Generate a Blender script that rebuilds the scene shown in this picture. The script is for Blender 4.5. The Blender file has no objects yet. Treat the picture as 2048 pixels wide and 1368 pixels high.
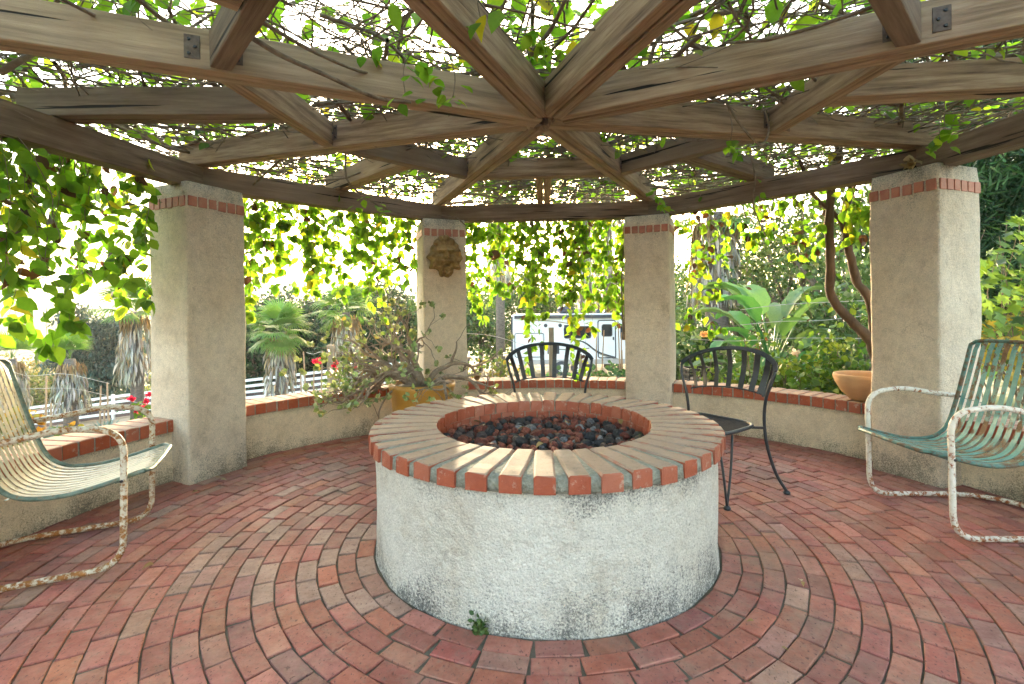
import bpy, math, random
import numpy as np
from mathutils import Vector, Matrix

# ------------------------------------------------------------------ camera, sky, sun, exposure
SC = bpy.context.scene
COL = SC.collection
PI = math.pi
CX, CY, CZ, YAW, FPX, HY, ROLL = -.245, -2.8294, 1.35, -.0028, 978.67, 620.74, -.0114
cam = bpy.data.cameras.new('camera')
cam.lens = FPX / 2048 * 36
cam.sensor_width = 36
cam.shift_y = (HY - 684) / 2048
cam.clip_start, cam.clip_end = .05, 6000
cam_o = bpy.data.objects.new('camera', cam)
COL.objects.link(cam_o)
cam_o.matrix_world = (Matrix.Translation((CX, CY, CZ)) @ Matrix.Rotation(-YAW, 4, 'Z')
                      @ Matrix.Rotation(PI / 2, 4, 'X') @ Matrix.Rotation(ROLL, 4, 'Z'))
SC.camera = cam_o

SUN_AZ, SUN_EL = math.radians(-4.7), math.radians(6.5)     # azimuth from +Y towards +X
w = bpy.data.worlds.new('World'); SC.world = w; w.use_nodes = True
wn = w.node_tree
bg = wn.nodes['Background']
sky = wn.nodes.new('ShaderNodeTexSky'); sky.sky_type = 'NISHITA'; sky.sun_disc = False
sky.sun_elevation = SUN_EL; sky.sun_rotation = SUN_AZ
sky.air_density = 1.0; sky.dust_density = 3.0; sky.ozone_density = .5; sky.altitude = 200
wn.links.new(sky.outputs[0], bg.inputs[0]); bg.inputs[1].default_value = .15
sd = bpy.data.lights.new('sun', 'SUN'); sd.energy = 2.2; sd.angle = math.radians(.6); sd.color = (1, .80, .52)
so = bpy.data.objects.new('sun', sd); COL.objects.link(so)
sdir = Vector((math.sin(SUN_AZ) * math.cos(SUN_EL), math.cos(SUN_AZ) * math.cos(SUN_EL), math.sin(SUN_EL)))
so.rotation_euler = sdir.to_track_quat('Z', 'Y').to_euler(); so.location = sdir * 60
SC.view_settings.view_transform = 'Standard'; SC.view_settings.look = 'None'
SC.view_settings.gamma = 1; SC.view_settings.use_curve_mapping = False
SC.view_settings.exposure = 4.2
SC.render.engine = 'CYCLES'
cy = SC.cycles
cy.use_denoising = True; cy.max_bounces = 10; cy.diffuse_bounces = 6; cy.glossy_bounces = 3
cy.transmission_bounces = 6; cy.transparent_max_bounces = 8; cy.use_adaptive_sampling = True
cy.adaptive_threshold = .02; cy.sample_clamp_indirect = 8; cy.caustics_reflective = cy.caustics_refractive = False

def unroll(px, py):
    x, y = px - 1024, py - 684
    return (x * math.cos(ROLL) + y * math.sin(ROLL), -x * math.sin(ROLL) + y * math.cos(ROLL) - (HY - 684))
def at(px, py, D):
    """world point seen at a photo pixel, at a chosen real distance D in front of the viewpoint"""
    x, y = unroll(px, py); X = x * D / FPX; c, s = math.cos(YAW), math.sin(YAW)
    return Vector((CX + c * X + s * D, CY - s * X + c * D, CZ - y * D / FPX))
def project(P):
    c, s = math.cos(YAW), math.sin(YAW); dx, dy = P[0] - CX, P[1] - CY
    X = c * dx - s * dy; Y = s * dx + c * dy
    if Y < .05: return (-9999, -9999, Y)
    x = FPX * X / Y; y = HY - 684 - FPX * (P[2] - CZ) / Y
    return (1024 + x * math.cos(ROLL) - y * math.sin(ROLL), 684 + x * math.sin(ROLL) + y * math.cos(ROLL), Y)

# ------------------------------------------------------------------ helpers
R = random.Random(7)
NR = np.random.default_rng(7)
def U(a, b): return R.uniform(a, b)

class MB:
    """collects shapes, builds one mesh object"""
    def __init__(s): s.v = []; s.f = []
    def add(s, vs, fs):
        b = len(s.v); s.v += [tuple(p) for p in vs]; s.f += [tuple(b + i for i in q) for q in fs]; return s
    def box(s, c, size, rot=None, bev=0):
        hx, hy, hz = size[0] / 2, size[1] / 2, size[2] / 2
        vs = []
        if bev:
            for z, i in ((-hz, bev), (-hz + bev, 0), (hz - bev, 0), (hz, bev)):
                for sx, sy in ((-1, -1), (1, -1), (1, 1), (-1, 1)): vs.append(Vector((sx * (hx - i), sy * (hy - i), z)))
            fs = [(3, 2, 1, 0), (12, 13, 14, 15)]
            for k in range(3):
                for j in range(4): fs.append((k * 4 + j, k * 4 + (j + 1) % 4, k * 4 + 4 + (j + 1) % 4, k * 4 + 4 + j))
        else:
            for z in (-hz, hz):
                for sx, sy in ((-1, -1), (1, -1), (1, 1), (-1, 1)): vs.append(Vector((sx * hx, sy * hy, z)))
            fs = [(3, 2, 1, 0), (4, 5, 6, 7), (0, 1, 5, 4), (1, 2, 6, 5), (2, 3, 7, 6), (3, 0, 4, 7)]
        c = Vector(c)
        if rot is not None: vs = [rot @ p for p in vs]
        return s.add([p + c for p in vs], fs)
    def tube(s, pts, rad, n=8, cap=True, closed=False):
        pts = [Vector(p) for p in pts]; m = len(pts)
        if not hasattr(rad, '__len__'): rad = [rad] * m
        up = None; vs = []
        for i, p in enumerate(pts):
            if closed: t = pts[(i + 1) % m] - pts[i - 1]
            else: t = pts[min(i + 1, m - 1)] - pts[max(i - 1, 0)]
            if t.length < 1e-9: t = Vector((0, 0, 1))
            t.normalize()
            if up is None:
                up = Vector((0, 0, 1)) if abs(t.z) < .9 else Vector((1, 0, 0))
            a = up - t * up.dot(t)
            if a.length < 1e-6: a = t.orthogonal()
            a.normalize(); up = a; b = t.cross(a)
            for k in range(n):
                q = 2 * PI * k / n
                vs.append(p + (a * math.cos(q) + b * math.sin(q)) * rad[i])
        fs = []
        for i in range(m if closed else m - 1):
            j = (i + 1) % m
            for k in range(n): fs.append((i * n + k, i * n + (k + 1) % n, j * n + (k + 1) % n, j * n + k))
        if cap and not closed: fs += [tuple(range(n - 1, -1, -1)), tuple((m - 1) * n + k for k in range(n))]
        return s.add(vs, fs)
    def strip(s, pts, side, wid, thick):
        """flat bar swept along pts; side = lateral vector, thickness along the normal"""
        pts = [Vector(p) for p in pts]; m = len(pts); vs = []
        for i, p in enumerate(pts):
            t = (pts[min(i + 1, m - 1)] - pts[max(i - 1, 0)]).normalized()
            sd_ = Vector(side[i] if isinstance(side, list) else side); sd_ = (sd_ - t * sd_.dot(t)).normalized()
            nn = t.cross(sd_)
            w_ = wid[i] if hasattr(wid, '__len__') else wid
            for a, b in ((-1, -1), (1, -1), (1, 1), (-1, 1)): vs.append(p + sd_ * a * w_ / 2 + nn * b * thick / 2)
        fs = [(3, 2, 1, 0), tuple((m - 1) * 4 + k for k in range(4))]
        for i in range(m - 1):
            for k in range(4): fs.append((i * 4 + k, i * 4 + (k + 1) % 4, i * 4 + 4 + (k + 1) % 4, i * 4 + 4 + k))
        return s.add(vs, fs)
    def lathe(s, prof, n=32, c=(0, 0, 0), wob=None):
        c = Vector(c); vs = []
        for r, z in prof:
            for k in range(n):
                q = 2 * PI * k / n; rr = r * (wob(q, z) if wob else 1)
                vs.append(c + Vector((rr * math.cos(q), rr * math.sin(q), z)))
        fs = []
        for i in range(len(prof) - 1):
            for k in range(n): fs.append((i * n + k, i * n + (k + 1) % n, (i + 1) * n + (k + 1) % n, (i + 1) * n + k))
        return s.add(vs, fs)
    def build(s, name, mat, parent=None, world=None, smooth=False):
        me = bpy.data.meshes.new(name); me.from_pydata(s.v, [], s.f); me.update()
        if smooth: me.polygons.foreach_set('use_smooth', [True] * len(me.polygons))
        return link(name, me, mat, parent, world)

ROOTM = {}
def link(name, me, mat, parent=None, world=None):
    """world: root whose transform is undone so that mesh coordinates stay world coordinates"""
    if mat is not None and not me.materials: me.materials.append(mat)
    o = bpy.data.objects.new(name, me); COL.objects.link(o)
    if parent is not None:
        o.parent = parent
        if world is not None: o.matrix_parent_inverse = ROOTM[world.name].inverted()
    return o
def tag(o, label=None, cat=None, group=None, kind=None):
    if label: o['label'] = label
    if cat: o['category'] = cat
    if group: o['group'] = group
    if kind: o['kind'] = kind
    return o
def thing(name, label, cat, loc=(0, 0, 0), rz=0, group=None):
    o = bpy.data.objects.new(name, None); COL.objects.link(o); o.empty_display_size = .1
    o.location = loc; o.rotation_euler = (0, 0, rz)
    ROOTM[o.name] = Matrix.Translation(loc) @ Matrix.Rotation(rz, 4, 'Z')
    return tag(o, label, cat, group)

# ---- foliage clouds
def tmpl_ovate():
    v = [(0, 0, 0), (.38, 0, -.05), (.72, 0, -.06), (1, 0, -.16), (.12, .19, .02), (.36, .37, .05), (.70, .27, .01), (.12, -.19, .02), (.36, -.37, .05), (.70, -.27, .01)]
    f = [(0, 1, 5, 4), (1, 2, 6, 5), (2, 3, 6), (1, 0, 7, 8), (2, 1, 8, 9), (3, 2, 9)]
    return np.array(v, float), f
def tmpl_rhomb(w=.3): return np.array([(0, 0, 0), (.45, w, .06), (1, 0, -.05), (.45, -w, .06)], float), [(0, 1, 2), (0, 2, 3)]
def tmpl_needle(w=.04): return np.array([(0, w, 0), (0, -w, 0), (1, 0, 0)], float), [(0, 1, 2)]
def tmpl_lobed():
    v = [(0, 0, 0)]
    for k, r in enumerate((.30, .72, .42, .95, .5, 1.0, .5, .95, .42, .72, .30)):
        a = (k - 5) / 5 * 2.35; v.append((.25 + r * .75 * math.cos(a), r * .62 * math.sin(a) * 1.15, .06 * math.sin(3 * a)))
    return np.array(v, float), [(0, k, k + 1) for k in range(1, 11)]
def tmpl_round():
    v = [(0, 0, 0)] + [(.5 + .5 * math.cos(a), .42 * math.sin(a), .10 * math.cos(2 * a)) for a in (PI * .75, PI * .4, 0, -PI * .4, -PI * .75)]
    return np.array(v, float), [(0, 5, 4, 3), (0, 3, 2, 1)]
OVATE, RHOMB, NEEDLE, LOBED, ROUND = tmpl_ovate(), tmpl_rhomb(), tmpl_needle(), tmpl_lobed(), tmpl_round()

def nrm(a): return a / np.maximum(np.linalg.norm(a, axis=1, keepdims=True), 1e-9)
def cloud_mesh(name, P, X, N, S, T, tm):
    tv, tf = tm; P = np.asarray(P, float); M = len(P)
    X = nrm(np.asarray(X, float)); Y = nrm(np.cross(np.asarray(N, float), X)); Z = np.cross(X, Y)
    S = np.asarray(S, float).reshape(M, 1, 1)
    V = P[:, None, :] + S * (tv[None, :, 0:1] * X[:, None, :] + tv[None, :, 1:2] * Y[:, None, :] + tv[None, :, 2:3] * Z[:, None, :])
    nv = len(tv); loops = np.concatenate([np.array(f) for f in tf]); lens = np.array([len(f) for f in tf])
    L = (loops[None, :] + (np.arange(M) * nv)[:, None]).ravel(); cnt = np.tile(lens, M)
    st = np.concatenate([[0], np.cumsum(cnt)[:-1]])
    me = bpy.data.meshes.new(name)
    me.vertices.add(M * nv); me.vertices.foreach_set('co', V.ravel())
    me.loops.add(len(L)); me.loops.foreach_set('vertex_index', L.astype(np.int32))
    me.polygons.add(len(cnt)); me.polygons.foreach_set('loop_start', st.astype(np.int32))
    me.polygons.foreach_set('loop_total', cnt.astype(np.int32))
    ca = me.color_attributes.new('tint', 'FLOAT_COLOR', 'POINT')
    C = np.ones((M, nv, 4)); C[:, :, :3] = np.asarray(T, float)[:, None, :]
    ca.data.foreach_set('color', C.ravel())
    me.update(calc_edges=True); me.validate()
    return me
def rand_dirs(n, zb=0, zs=1):
    a = NR.normal(size=(n, 3)); a = nrm(a); a[:, 2] = a[:, 2] * zs + zb; return nrm(a)
def palette(n, cols, wts, jit=.25):
    cols = np.array(cols, float); w_ = np.array(wts, float); k = NR.choice(len(cols), n, p=w_ / w_.sum())
    return np.clip(cols[k] * (1 + NR.uniform(-jit, jit, (n, 1))) * (1 + NR.uniform(-.08, .08, (n, 3))), .001, 1)

# ---- node materials
class NT:
    def __init__(s, name):
        s.m = bpy.data.materials.new(name); s.m.use_nodes = True; s.t = s.m.node_tree; s.t.nodes.clear()
        s.out = s.t.nodes.new('ShaderNodeOutputMaterial'); s._pos = None
    def n(s, typ, inp=None, **pr):
        nd = s.t.nodes.new('ShaderNode' + typ)
        for k, v in pr.items(): setattr(nd, k, v)
        for k, v in (inp or {}).items(): s.set(nd.inputs[k], v)
        return nd
    def set(s, sock, v):
        if isinstance(v, bpy.types.NodeSocket): s.t.links.new(v, sock)
        elif hasattr(v, '__len__') and len(v) == 3 and sock.type == 'RGBA': sock.default_value = (*v, 1)
        else: sock.default_value = v
    def pos(s):
        if s._pos is None: s._pos = s.n('NewGeometry')
        return s._pos.outputs['Position']
    def nz(s):
        s.pos(); return s.n('SeparateXYZ', {0: s._pos.outputs['Normal']}).outputs[2]
    def z(s): return s.n('SeparateXYZ', {0: s.pos()}).outputs[2]
    def scalevec(s, v, sc): return s.n('VectorMath', {0: v, 1: sc}, operation='MULTIPLY').outputs[0]
    def noise(s, scale, detail=4, rough=.6, vec=None):
        return s.n('TexNoise', {'Vector': vec if vec is not None else s.pos(), 'Scale': scale, 'Detail': detail, 'Roughness': rough}).outputs[0]
    def ramp(s, f, *st):
        nd = s.n('ValToRGB', {0: f}); e = nd.color_ramp.elements
        while len(e) < len(st): e.new(.5)
        for el, (p, c) in zip(e, st): el.position = p; el.color = (*c, 1) if hasattr(c, '__len__') else (c, c, c, 1)
        return nd.outputs[0]
    def step(s, f, a, b): return s.n('MapRange', {0: f, 1: a, 2: b, 3: 0, 4: 1}, clamp=True).outputs[0]
    def mix(s, f, a, b, mode='MIX'):
        nd = s.n('Mix', data_type='RGBA', blend_type=mode, clamp_factor=True)
        s.set(nd.inputs[0], f); s.set(nd.inputs[6], a); s.set(nd.inputs[7], b); return nd.outputs[2]
    def ma(s, op, a, b=0.):
        return s.n('Math', {0: a, 1: b}, operation=op).outputs[0]
    def bump(s, h, st=.5, d=.01): return s.n('Bump', {'Height': h, 'Strength': st, 'Distance': d}).outputs[0]
    def pbr(s, col, rough=.8, nor=None, spec=.3, metal=0):
        i = {'Base Color': col, 'Roughness': rough, 'Metallic': metal, 'Specular IOR Level': spec}
        if nor is not None: i['Normal'] = nor
        return s.n('BsdfPrincipled', i).outputs[0]
    def done(s, sh): s.t.links.new(sh, s.out.inputs[0]); return s.m

def simple(name, c1, c2, scale=8, rough=.8, bump=.3, bscale=None, spec=.25, metal=0, vs=None, dist=.01):
    t = NT(name); v = t.scalevec(t.pos(), vs) if vs else None
    f = t.noise(scale, 5, .65, v); c = t.ramp(f, (.3, c1), (.7, c2))
    h = t.noise(bscale or scale * 4, 4, .6, v)
    return t.done(t.pbr(c, rough, t.bump(h, bump, dist), spec, metal))

def m_brick(name, src):
    t = NT(name)
    tint = t.n('ObjectInfo').outputs['Color'] if src == 'obj' else t.n('Attribute', attribute_name='tint').outputs['Color']
    c = t.mix(t.step(t.noise(13, 6, .75), .34, .66), tint, t.mix(1, tint, (.66, .56, .52), 'MULTIPLY'))
    c = t.mix(t.ma('MULTIPLY', t.step(t.noise(5.5, 5, .7), .52, .70), .45), c, (.34, .22, .165))
    c = t.mix(t.ma('MULTIPLY', t.step(t.noise(1.8, 5, .7), .54, .70), .34), c, (.28, .22, .18))   # pale dust
    c = t.mix(t.ma('MULTIPLY', t.step(t.noise(1.3, 6, .75), .50, .66), .55), c, (.13, .10, .085))
    c = t.mix(t.ma('MULTIPLY', t.step(t.noise(24, 6, .8), .52, .66), .45), c, (.16, .115, .095))
    pit = t.step(t.noise(95, 2, .5, t.scalevec(t.pos(), (1, .55, 1))), .62, .70)
    c = t.mix(t.ma('MULTIPLY', pit, .75), c, (.075, .035, .03))
    h = t.ma('SUBTRACT', t.noise(60, 4, .7), t.ma('MULTIPLY', pit, .5))
    return t.done(t.pbr(c, t.ramp(t.noise(6), (.3, .55), (.7, .8)), t.bump(h, .55, .004), .3))
def m_capbrick(name, top1, top2, face):
    t = NT(name); tint = t.n('ObjectInfo').outputs['Random']
    f = t.mix(t.step(t.noise(14, 4, .7), .3, .7), face, (face[0] * .72, face[1] * .6, face[2] * .6))
    f = t.mix(t.ma('MULTIPLY', t.step(tint, .55, 1), .45), f, (.36, .15, .10))
    f = t.mix(t.ma('MULTIPLY', t.step(t.noise(22, 5, .7), .58, .68), .6), f, (.45, .36, .29))
    tp = t.mix(t.step(t.noise(7, 5, .7), .3, .7), top1, top2)
    tp = t.mix(t.ma('MULTIPLY', tint, .35), tp, (.30, .19, .14))
    tp = t.mix(t.ma('MULTIPLY', t.step(t.noise(38, 6, .8), .52, .66), .7), tp, (.15, .12, .095))
    tp = t.mix(t.ma('MULTIPLY', t.step(t.noise(3.5, 5, .7), .5, .7), .45), tp, (.24, .20, .16))
    wz = t.step(t.ma('ADD', t.nz(), t.ma('MULTIPLY', t.noise(18), .5)), .85, 1.05)
    c = t.mix(wz, f, tp)
    return t.done(t.pbr(c, t.mix(wz, (.45,) * 3, (.85,) * 3), t.bump(t.noise(85, 5, .7), .6, .005), .35))
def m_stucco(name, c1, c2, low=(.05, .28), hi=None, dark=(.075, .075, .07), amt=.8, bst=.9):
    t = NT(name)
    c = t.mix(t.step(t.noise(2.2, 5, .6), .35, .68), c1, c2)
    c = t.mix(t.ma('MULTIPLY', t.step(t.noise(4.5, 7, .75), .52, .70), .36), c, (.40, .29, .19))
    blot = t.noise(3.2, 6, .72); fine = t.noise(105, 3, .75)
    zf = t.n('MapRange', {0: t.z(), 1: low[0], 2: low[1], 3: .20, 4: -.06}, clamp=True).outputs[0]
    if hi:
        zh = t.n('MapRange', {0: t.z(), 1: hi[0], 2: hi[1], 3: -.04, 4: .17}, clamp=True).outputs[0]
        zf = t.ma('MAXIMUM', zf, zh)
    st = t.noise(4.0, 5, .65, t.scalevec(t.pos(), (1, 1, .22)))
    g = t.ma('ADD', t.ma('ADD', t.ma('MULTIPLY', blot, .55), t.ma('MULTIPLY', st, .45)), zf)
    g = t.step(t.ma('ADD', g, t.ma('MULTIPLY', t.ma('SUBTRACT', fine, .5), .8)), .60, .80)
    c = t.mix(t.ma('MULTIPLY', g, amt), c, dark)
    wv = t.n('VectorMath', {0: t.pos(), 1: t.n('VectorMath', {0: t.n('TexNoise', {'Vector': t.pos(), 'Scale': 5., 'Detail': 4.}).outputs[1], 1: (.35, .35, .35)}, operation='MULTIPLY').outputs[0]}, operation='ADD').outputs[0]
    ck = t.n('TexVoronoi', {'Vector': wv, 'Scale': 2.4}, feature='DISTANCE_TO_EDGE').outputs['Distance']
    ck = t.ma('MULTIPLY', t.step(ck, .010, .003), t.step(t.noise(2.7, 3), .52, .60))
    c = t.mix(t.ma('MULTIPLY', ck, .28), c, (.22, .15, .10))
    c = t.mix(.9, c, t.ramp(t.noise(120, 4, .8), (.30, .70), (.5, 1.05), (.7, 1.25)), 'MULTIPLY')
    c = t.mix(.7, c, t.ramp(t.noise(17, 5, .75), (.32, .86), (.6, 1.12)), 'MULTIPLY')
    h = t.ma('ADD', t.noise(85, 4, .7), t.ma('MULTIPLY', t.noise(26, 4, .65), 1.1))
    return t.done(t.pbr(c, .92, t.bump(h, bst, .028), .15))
def m_wood(name, c1, c2, c3):
    t = NT(name); oi = t.n('ObjectInfo'); tc = t.n('TexCoord').outputs['Object']
    off = t.n('VectorMath', {0: tc, 1: t.n('CombineXYZ', {0: t.ma('MULTIPLY', oi.outputs['Random'], 37.), 1: t.ma('MULTIPLY', oi.outputs['Random'], 11.)}).outputs[0]}, operation='ADD').outputs[0]
    g = t.noise(6, 6, .65, t.scalevec(off, (.35, 7, 5)))
    c = t.ramp(g, (.28, c1), (.5, c2), (.72, c3))
    c = t.mix(t.ma('MULTIPLY', t.step(t.noise(1.6, 4, .6, off), .42, .7), .55), c, t.mix(1, c, (.60, .52, .46), 'MULTIPLY'))
    c = t.mix(t.ma('MULTIPLY', t.step(oi.outputs['Random'], .35, 1), .4), c, c3)
    crk = t.step(t.noise(2.2, 3, .55, t.scalevec(off, (.28, 1.5, 9.))), .655, .672)
    c = t.mix(crk, c, (.015, .010, .007))
    kn = t.step(t.n('TexVoronoi', {'Vector': off, 'Scale': 3.1}).outputs['Distance'], .045, .02)
    c = t.mix(kn, c, (.025, .015, .01))
    h = t.ma('SUBTRACT', t.noise(9, 5, .7, t.scalevec(off, (.4, 9, 9))), t.ma('MULTIPLY', crk, 1.2))
    return t.done(t.pbr(c, .72, t.bump(h, .6, .006), .3))
def m_leaf(name, trans=.45, gloss=.4, boost=1.5, yel=(1.22, 1.12, .55)):
    t = NT(name); tint = t.n('Attribute', attribute_name='tint').outputs['Color']
    c = t.mix(t.step(t.noise(45, 3, .6), .3, .7), tint, t.mix(1, tint, (.82, .86, .8), 'MULTIPLY'))
    tr = t.n('BsdfTranslucent', {'Color': t.mix(1, t.mix(1, c, yel, 'MULTIPLY'), (boost,) * 3, 'MULTIPLY')}).outputs[0]
    p = t.pbr(c, .45, None, gloss)
    return t.done(t.n('MixShader', {0: trans, 1: p, 2: tr}).outputs[0])
def m_rust(name, paint1, paint2, rust1, rust2, a=.5, b=.56, scale=14, zr=None):
    t = NT(name)
    f = t.noise(scale, 6, .72)
    if zr: f = t.ma('ADD', f, t.n('MapRange', {0: t.z(), 1: zr[0], 2: zr[1], 3: zr[2], 4: 0}, clamp=True).outputs[0])
    f = t.step(f, a, b)
    p = t.mix(t.step(t.noise(30, 4), .35, .65), paint1, paint2)
    r = t.mix(t.step(t.noise(38, 5, .7), .35, .65), rust1, rust2)
    return t.done(t.pbr(t.mix(f, p, r), t.mix(f, (.5,) * 3, (.9,) * 3), t.bump(t.ma('ADD', t.noise(90, 3), f), .35, .003), .3))

BR_OBJ, BR_ATT = m_brick('paver_brick', 'obj'), m_brick('paver_brick_field', 'att')
CAPB = m_capbrick('cap_brick', (.43, .29, .20), (.35, .215, .14), (.36, .085, .035))
PITB = m_capbrick('pit_brick', (.32, .245, .195), (.26, .185, .14), (.31, .075, .036))
TILE = simple('accent_tile', (.32, .105, .065), (.42, .20, .14), 12, .6, .3)
MORT = simple('mortar', (.20, .205, .17), (.38, .385, .33), 48, .95, 1., 110, dist=.02)
BED = simple('joint_sand', (.075, .066, .052), (.15, .13, .10), 10, .95, .8, 60)
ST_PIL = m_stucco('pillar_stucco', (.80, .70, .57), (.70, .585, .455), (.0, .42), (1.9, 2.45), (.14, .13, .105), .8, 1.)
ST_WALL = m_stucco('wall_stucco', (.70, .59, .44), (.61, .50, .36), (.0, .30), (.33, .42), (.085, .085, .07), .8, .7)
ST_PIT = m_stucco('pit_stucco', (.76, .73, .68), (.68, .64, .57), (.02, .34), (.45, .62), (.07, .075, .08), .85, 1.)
WOOD = m_wood('weathered_timber', (.12, .077, .047), (.30, .205, .13), (.47, .36, .245))
WOODD = m_wood('dark_timber', (.09, .062, .046), (.175, .122, .087), (.27, .20, .145))
WITHER = m_leaf('withered_leaf', .2, .2, 1.0, (1, 1, 1))
LEAF, LEAFN = m_leaf('vine_leaf', .58, .3, 1.6, (1.04, 1.14, .5)), m_leaf('bush_leaf', .32, .25, 1.0, (1.1, 1.1, .6))
TWIG = simple('vine_twig', (.10, .072, .05), (.27, .21, .155), 14, .9, .5)
BARK = simple('vine_bark', (.05, .032, .022), (.125, .085, .056), 9, .9, .9, 40, vs=(1, 1, .3))
SEATM = simple('black_mesh', (.010, .012, .016), (.020, .023, .03), 30, .8, .1, spec=.1)
IRON = simple('black_iron', (.010, .012, .016), (.022, .026, .034), 30, .38, .15, spec=.5)
STEEL = simple('bracket_plate', (.09, .065, .05), (.18, .14, .115), 30, .7, .3)
# ------------------------------------------------------------------ patio geometry (metres)
OCT_R, PHI, HT, PW = 3.251, -.043, 2.412, .505
PITC, PIT_R, PIT_RI, PIT_RB, PIT_Z, PIT_ZC = Vector((-.072, .179, 0)), 1.026, .6435, .991, .6746, .5985
WALLC, WALL_R, WALL_Z = Vector((0, -.093, 0)), 3.234, .4985
ANG = {k: math.radians(22.5 + 45 * k) + PHI for k in range(8)}          # pillar directions
def polar(c, r, a, z=0): return Vector((c[0] + r * math.cos(a), c[1] + r * math.sin(a), z))

def terrain(x, y):
    rho = math.hypot(x, y)
    t = max(0, (rho - 3.9) / 17); s = max(-2.6, min(.25, .085 * x if x < 0 else .02 * x))
    z = -.07 + min(t, 1) * (-1.75 + s)
    if t > 1: z -= min((t - 1) * .9, 3.2)
    if y < -3: z = -.07
    return z

# ground sheet
mb = MB(); NA = 120
rads = [3.62] + [3.62 * 1.11 ** k for k in range(1, 60)]
rings = []
for r in rads:
    for k in range(NA):
        a = 2 * PI * k / NA; x, y = r * math.cos(a), r * math.sin(a)
        z = terrain(x, y) + (U(-.03, .03) if 5 < r < 200 else 0)
        mb.v.append((x, y, z))
for i in range(len(rads) - 1):
    for k in range(NA): mb.f.append((i * NA + k, i * NA + (k + 1) % NA, (i + 1) * NA + (k + 1) % NA, (i + 1) * NA + k))
t = NT('dry_ground')
gc = t.mix(t.step(t.noise(.5, 5, .6), .42, .6), (.33, .28, .22), (.22, .18, .12))
gc = t.mix(t.step(t.noise(.16, 5, .6), .52, .62), gc, (.10, .12, .045))
gc = t.mix(t.ma('MULTIPLY', t.step(t.noise(12, 4, .7), .55, .7), .5), gc, (.10, .08, .05))
GROUND = t.done(t.pbr(gc, .95, t.bump(t.noise(14, 5, .7), .7, .05), .1))
tag(mb.build('ground', GROUND, smooth=True), kind='structure')

# patio floor : joint bed + brick pavers in rings round the fire pit
mb = MB(); n = 96
mb.v = [(PITC.x, PITC.y, -.011)] + [tuple(polar(Vector((0, -.09, 0)), 3.75, 2 * PI * k / n, -.011)) for k in range(n)]
mb.f = [(0, 1 + k, 1 + (k + 1) % n) for k in range(n)]
patio = tag(mb.build('patio_floor', BED), 'curved brick patio laid in rings around the fire pit', 'floor', kind='structure')
BL, BWD, BH = .192, .0915, .05
def brick_mesh(L, W, H, ch=.0035):
    b = MB().box((0, 0, -H / 2), (W, L, H), bev=0); vs = []
    hx, hy = W / 2, L / 2; b = MB()
    for z, i in ((-H, 0), (-ch, 0), (0, ch)):
        for sx, sy in ((-1, -1), (1, -1), (1, 1), (-1, 1)): vs.append((sx * (hx - i), sy * (hy - i), z))
    fs = [(8, 9, 10, 11)]
    for k in range(2):
        for j in range(4): fs.append((k * 4 + j, k * 4 + (j + 1) % 4, k * 4 + 4 + (j + 1) % 4, k * 4 + 4 + j))
    b.add(vs, fs); return b
bricks = []
rr = 1.0 + BWD / 2 + .004; ring = 0
while rr < 3.9:
    nb = int(2 * PI * rr / (BL + .008)); off = U(0, 6.28); pitch = 2 * PI / nb
    for k in range(nb):
        a = off + k * pitch; p = polar(PITC, rr, a)
        if (p - WALLC).length > WALL_R + .10 and p.y > -2.2 or (p - WALLC).length > 3.75: continue
        px = project(p); vis = -100 < px[0] < 2150 and 700 < px[1] < 1450
        bricks.append(dict(p=p, a=a + U(-.02, .02), L=min(2 * PI * (rr - BWD / 2) / nb - .004, BL + .012) * U(.97, 1.0), r=rr, z=U(-.006, .0015), tx=U(-.022, .022), ty=U(-.014, .014), s=(1 / px[2] ** 2 if vis else 0)))
    rr += BWD + .0065; ring += 1
bcols = [(.35, .13, .10), (.32, .11, .085), (.37, .155, .12), (.31, .115, .10), (.36, .19, .155), (.38, .25, .21), (.25, .125, .11), (.37, .135, .085)]
bw = [6, 5.5, 5, 3.5, 1.5, .25, 1., 1.2]
for b in bricks:
    c = palette(1, bcols, bw, .14)[0]
    if -2.0 < b['p'].x < -.75 and -.6 < b['p'].y < 1.6 and R.random() < .28: c = np.array([.37, .235, .19]) * U(.85, 1.1)   # worn pale patch
    b['c'] = c
bricks.sort(key=lambda b: -b['s'])
shared = {}
fm = MB(); fcol = []
for i, b in enumerate(bricks):
    M = Matrix.Translation(b['p'] + Vector((0, 0, b['z']))) @ Matrix.Rotation(b['a'], 4, 'Z') @ Matrix.Rotation(b['tx'], 4, 'X') @ Matrix.Rotation(b['ty'], 4, 'Y')
    L = round(b['L'], 2)
    if i < 300:
        if L not in shared:
            me = bpy.data.meshes.new('brick'); q = brick_mesh(L, BWD, BH); me.from_pydata(q.v, [], q.f); shared[L] = me
        o = link('brick', shared[L], BR_OBJ, patio); o.matrix_basis = M; o.color = (*b['c'], 1)
    else:
        q = brick_mesh(b['L'], BWD, BH); fm.add([M @ Vector(v) for v in q.v], q.f); fcol += [tuple(b['c'])] * len(q.v)
fo = fm.build('brick_field', BR_ATT, patio)
ca = fo.data.color_attributes.new('tint', 'FLOAT_COLOR', 'POINT')
ca.data.foreach_set('color', np.hstack([np.array(fcol), np.ones((len(fcol), 1))]).ravel()); tag(fo, kind='stuff')

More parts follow.
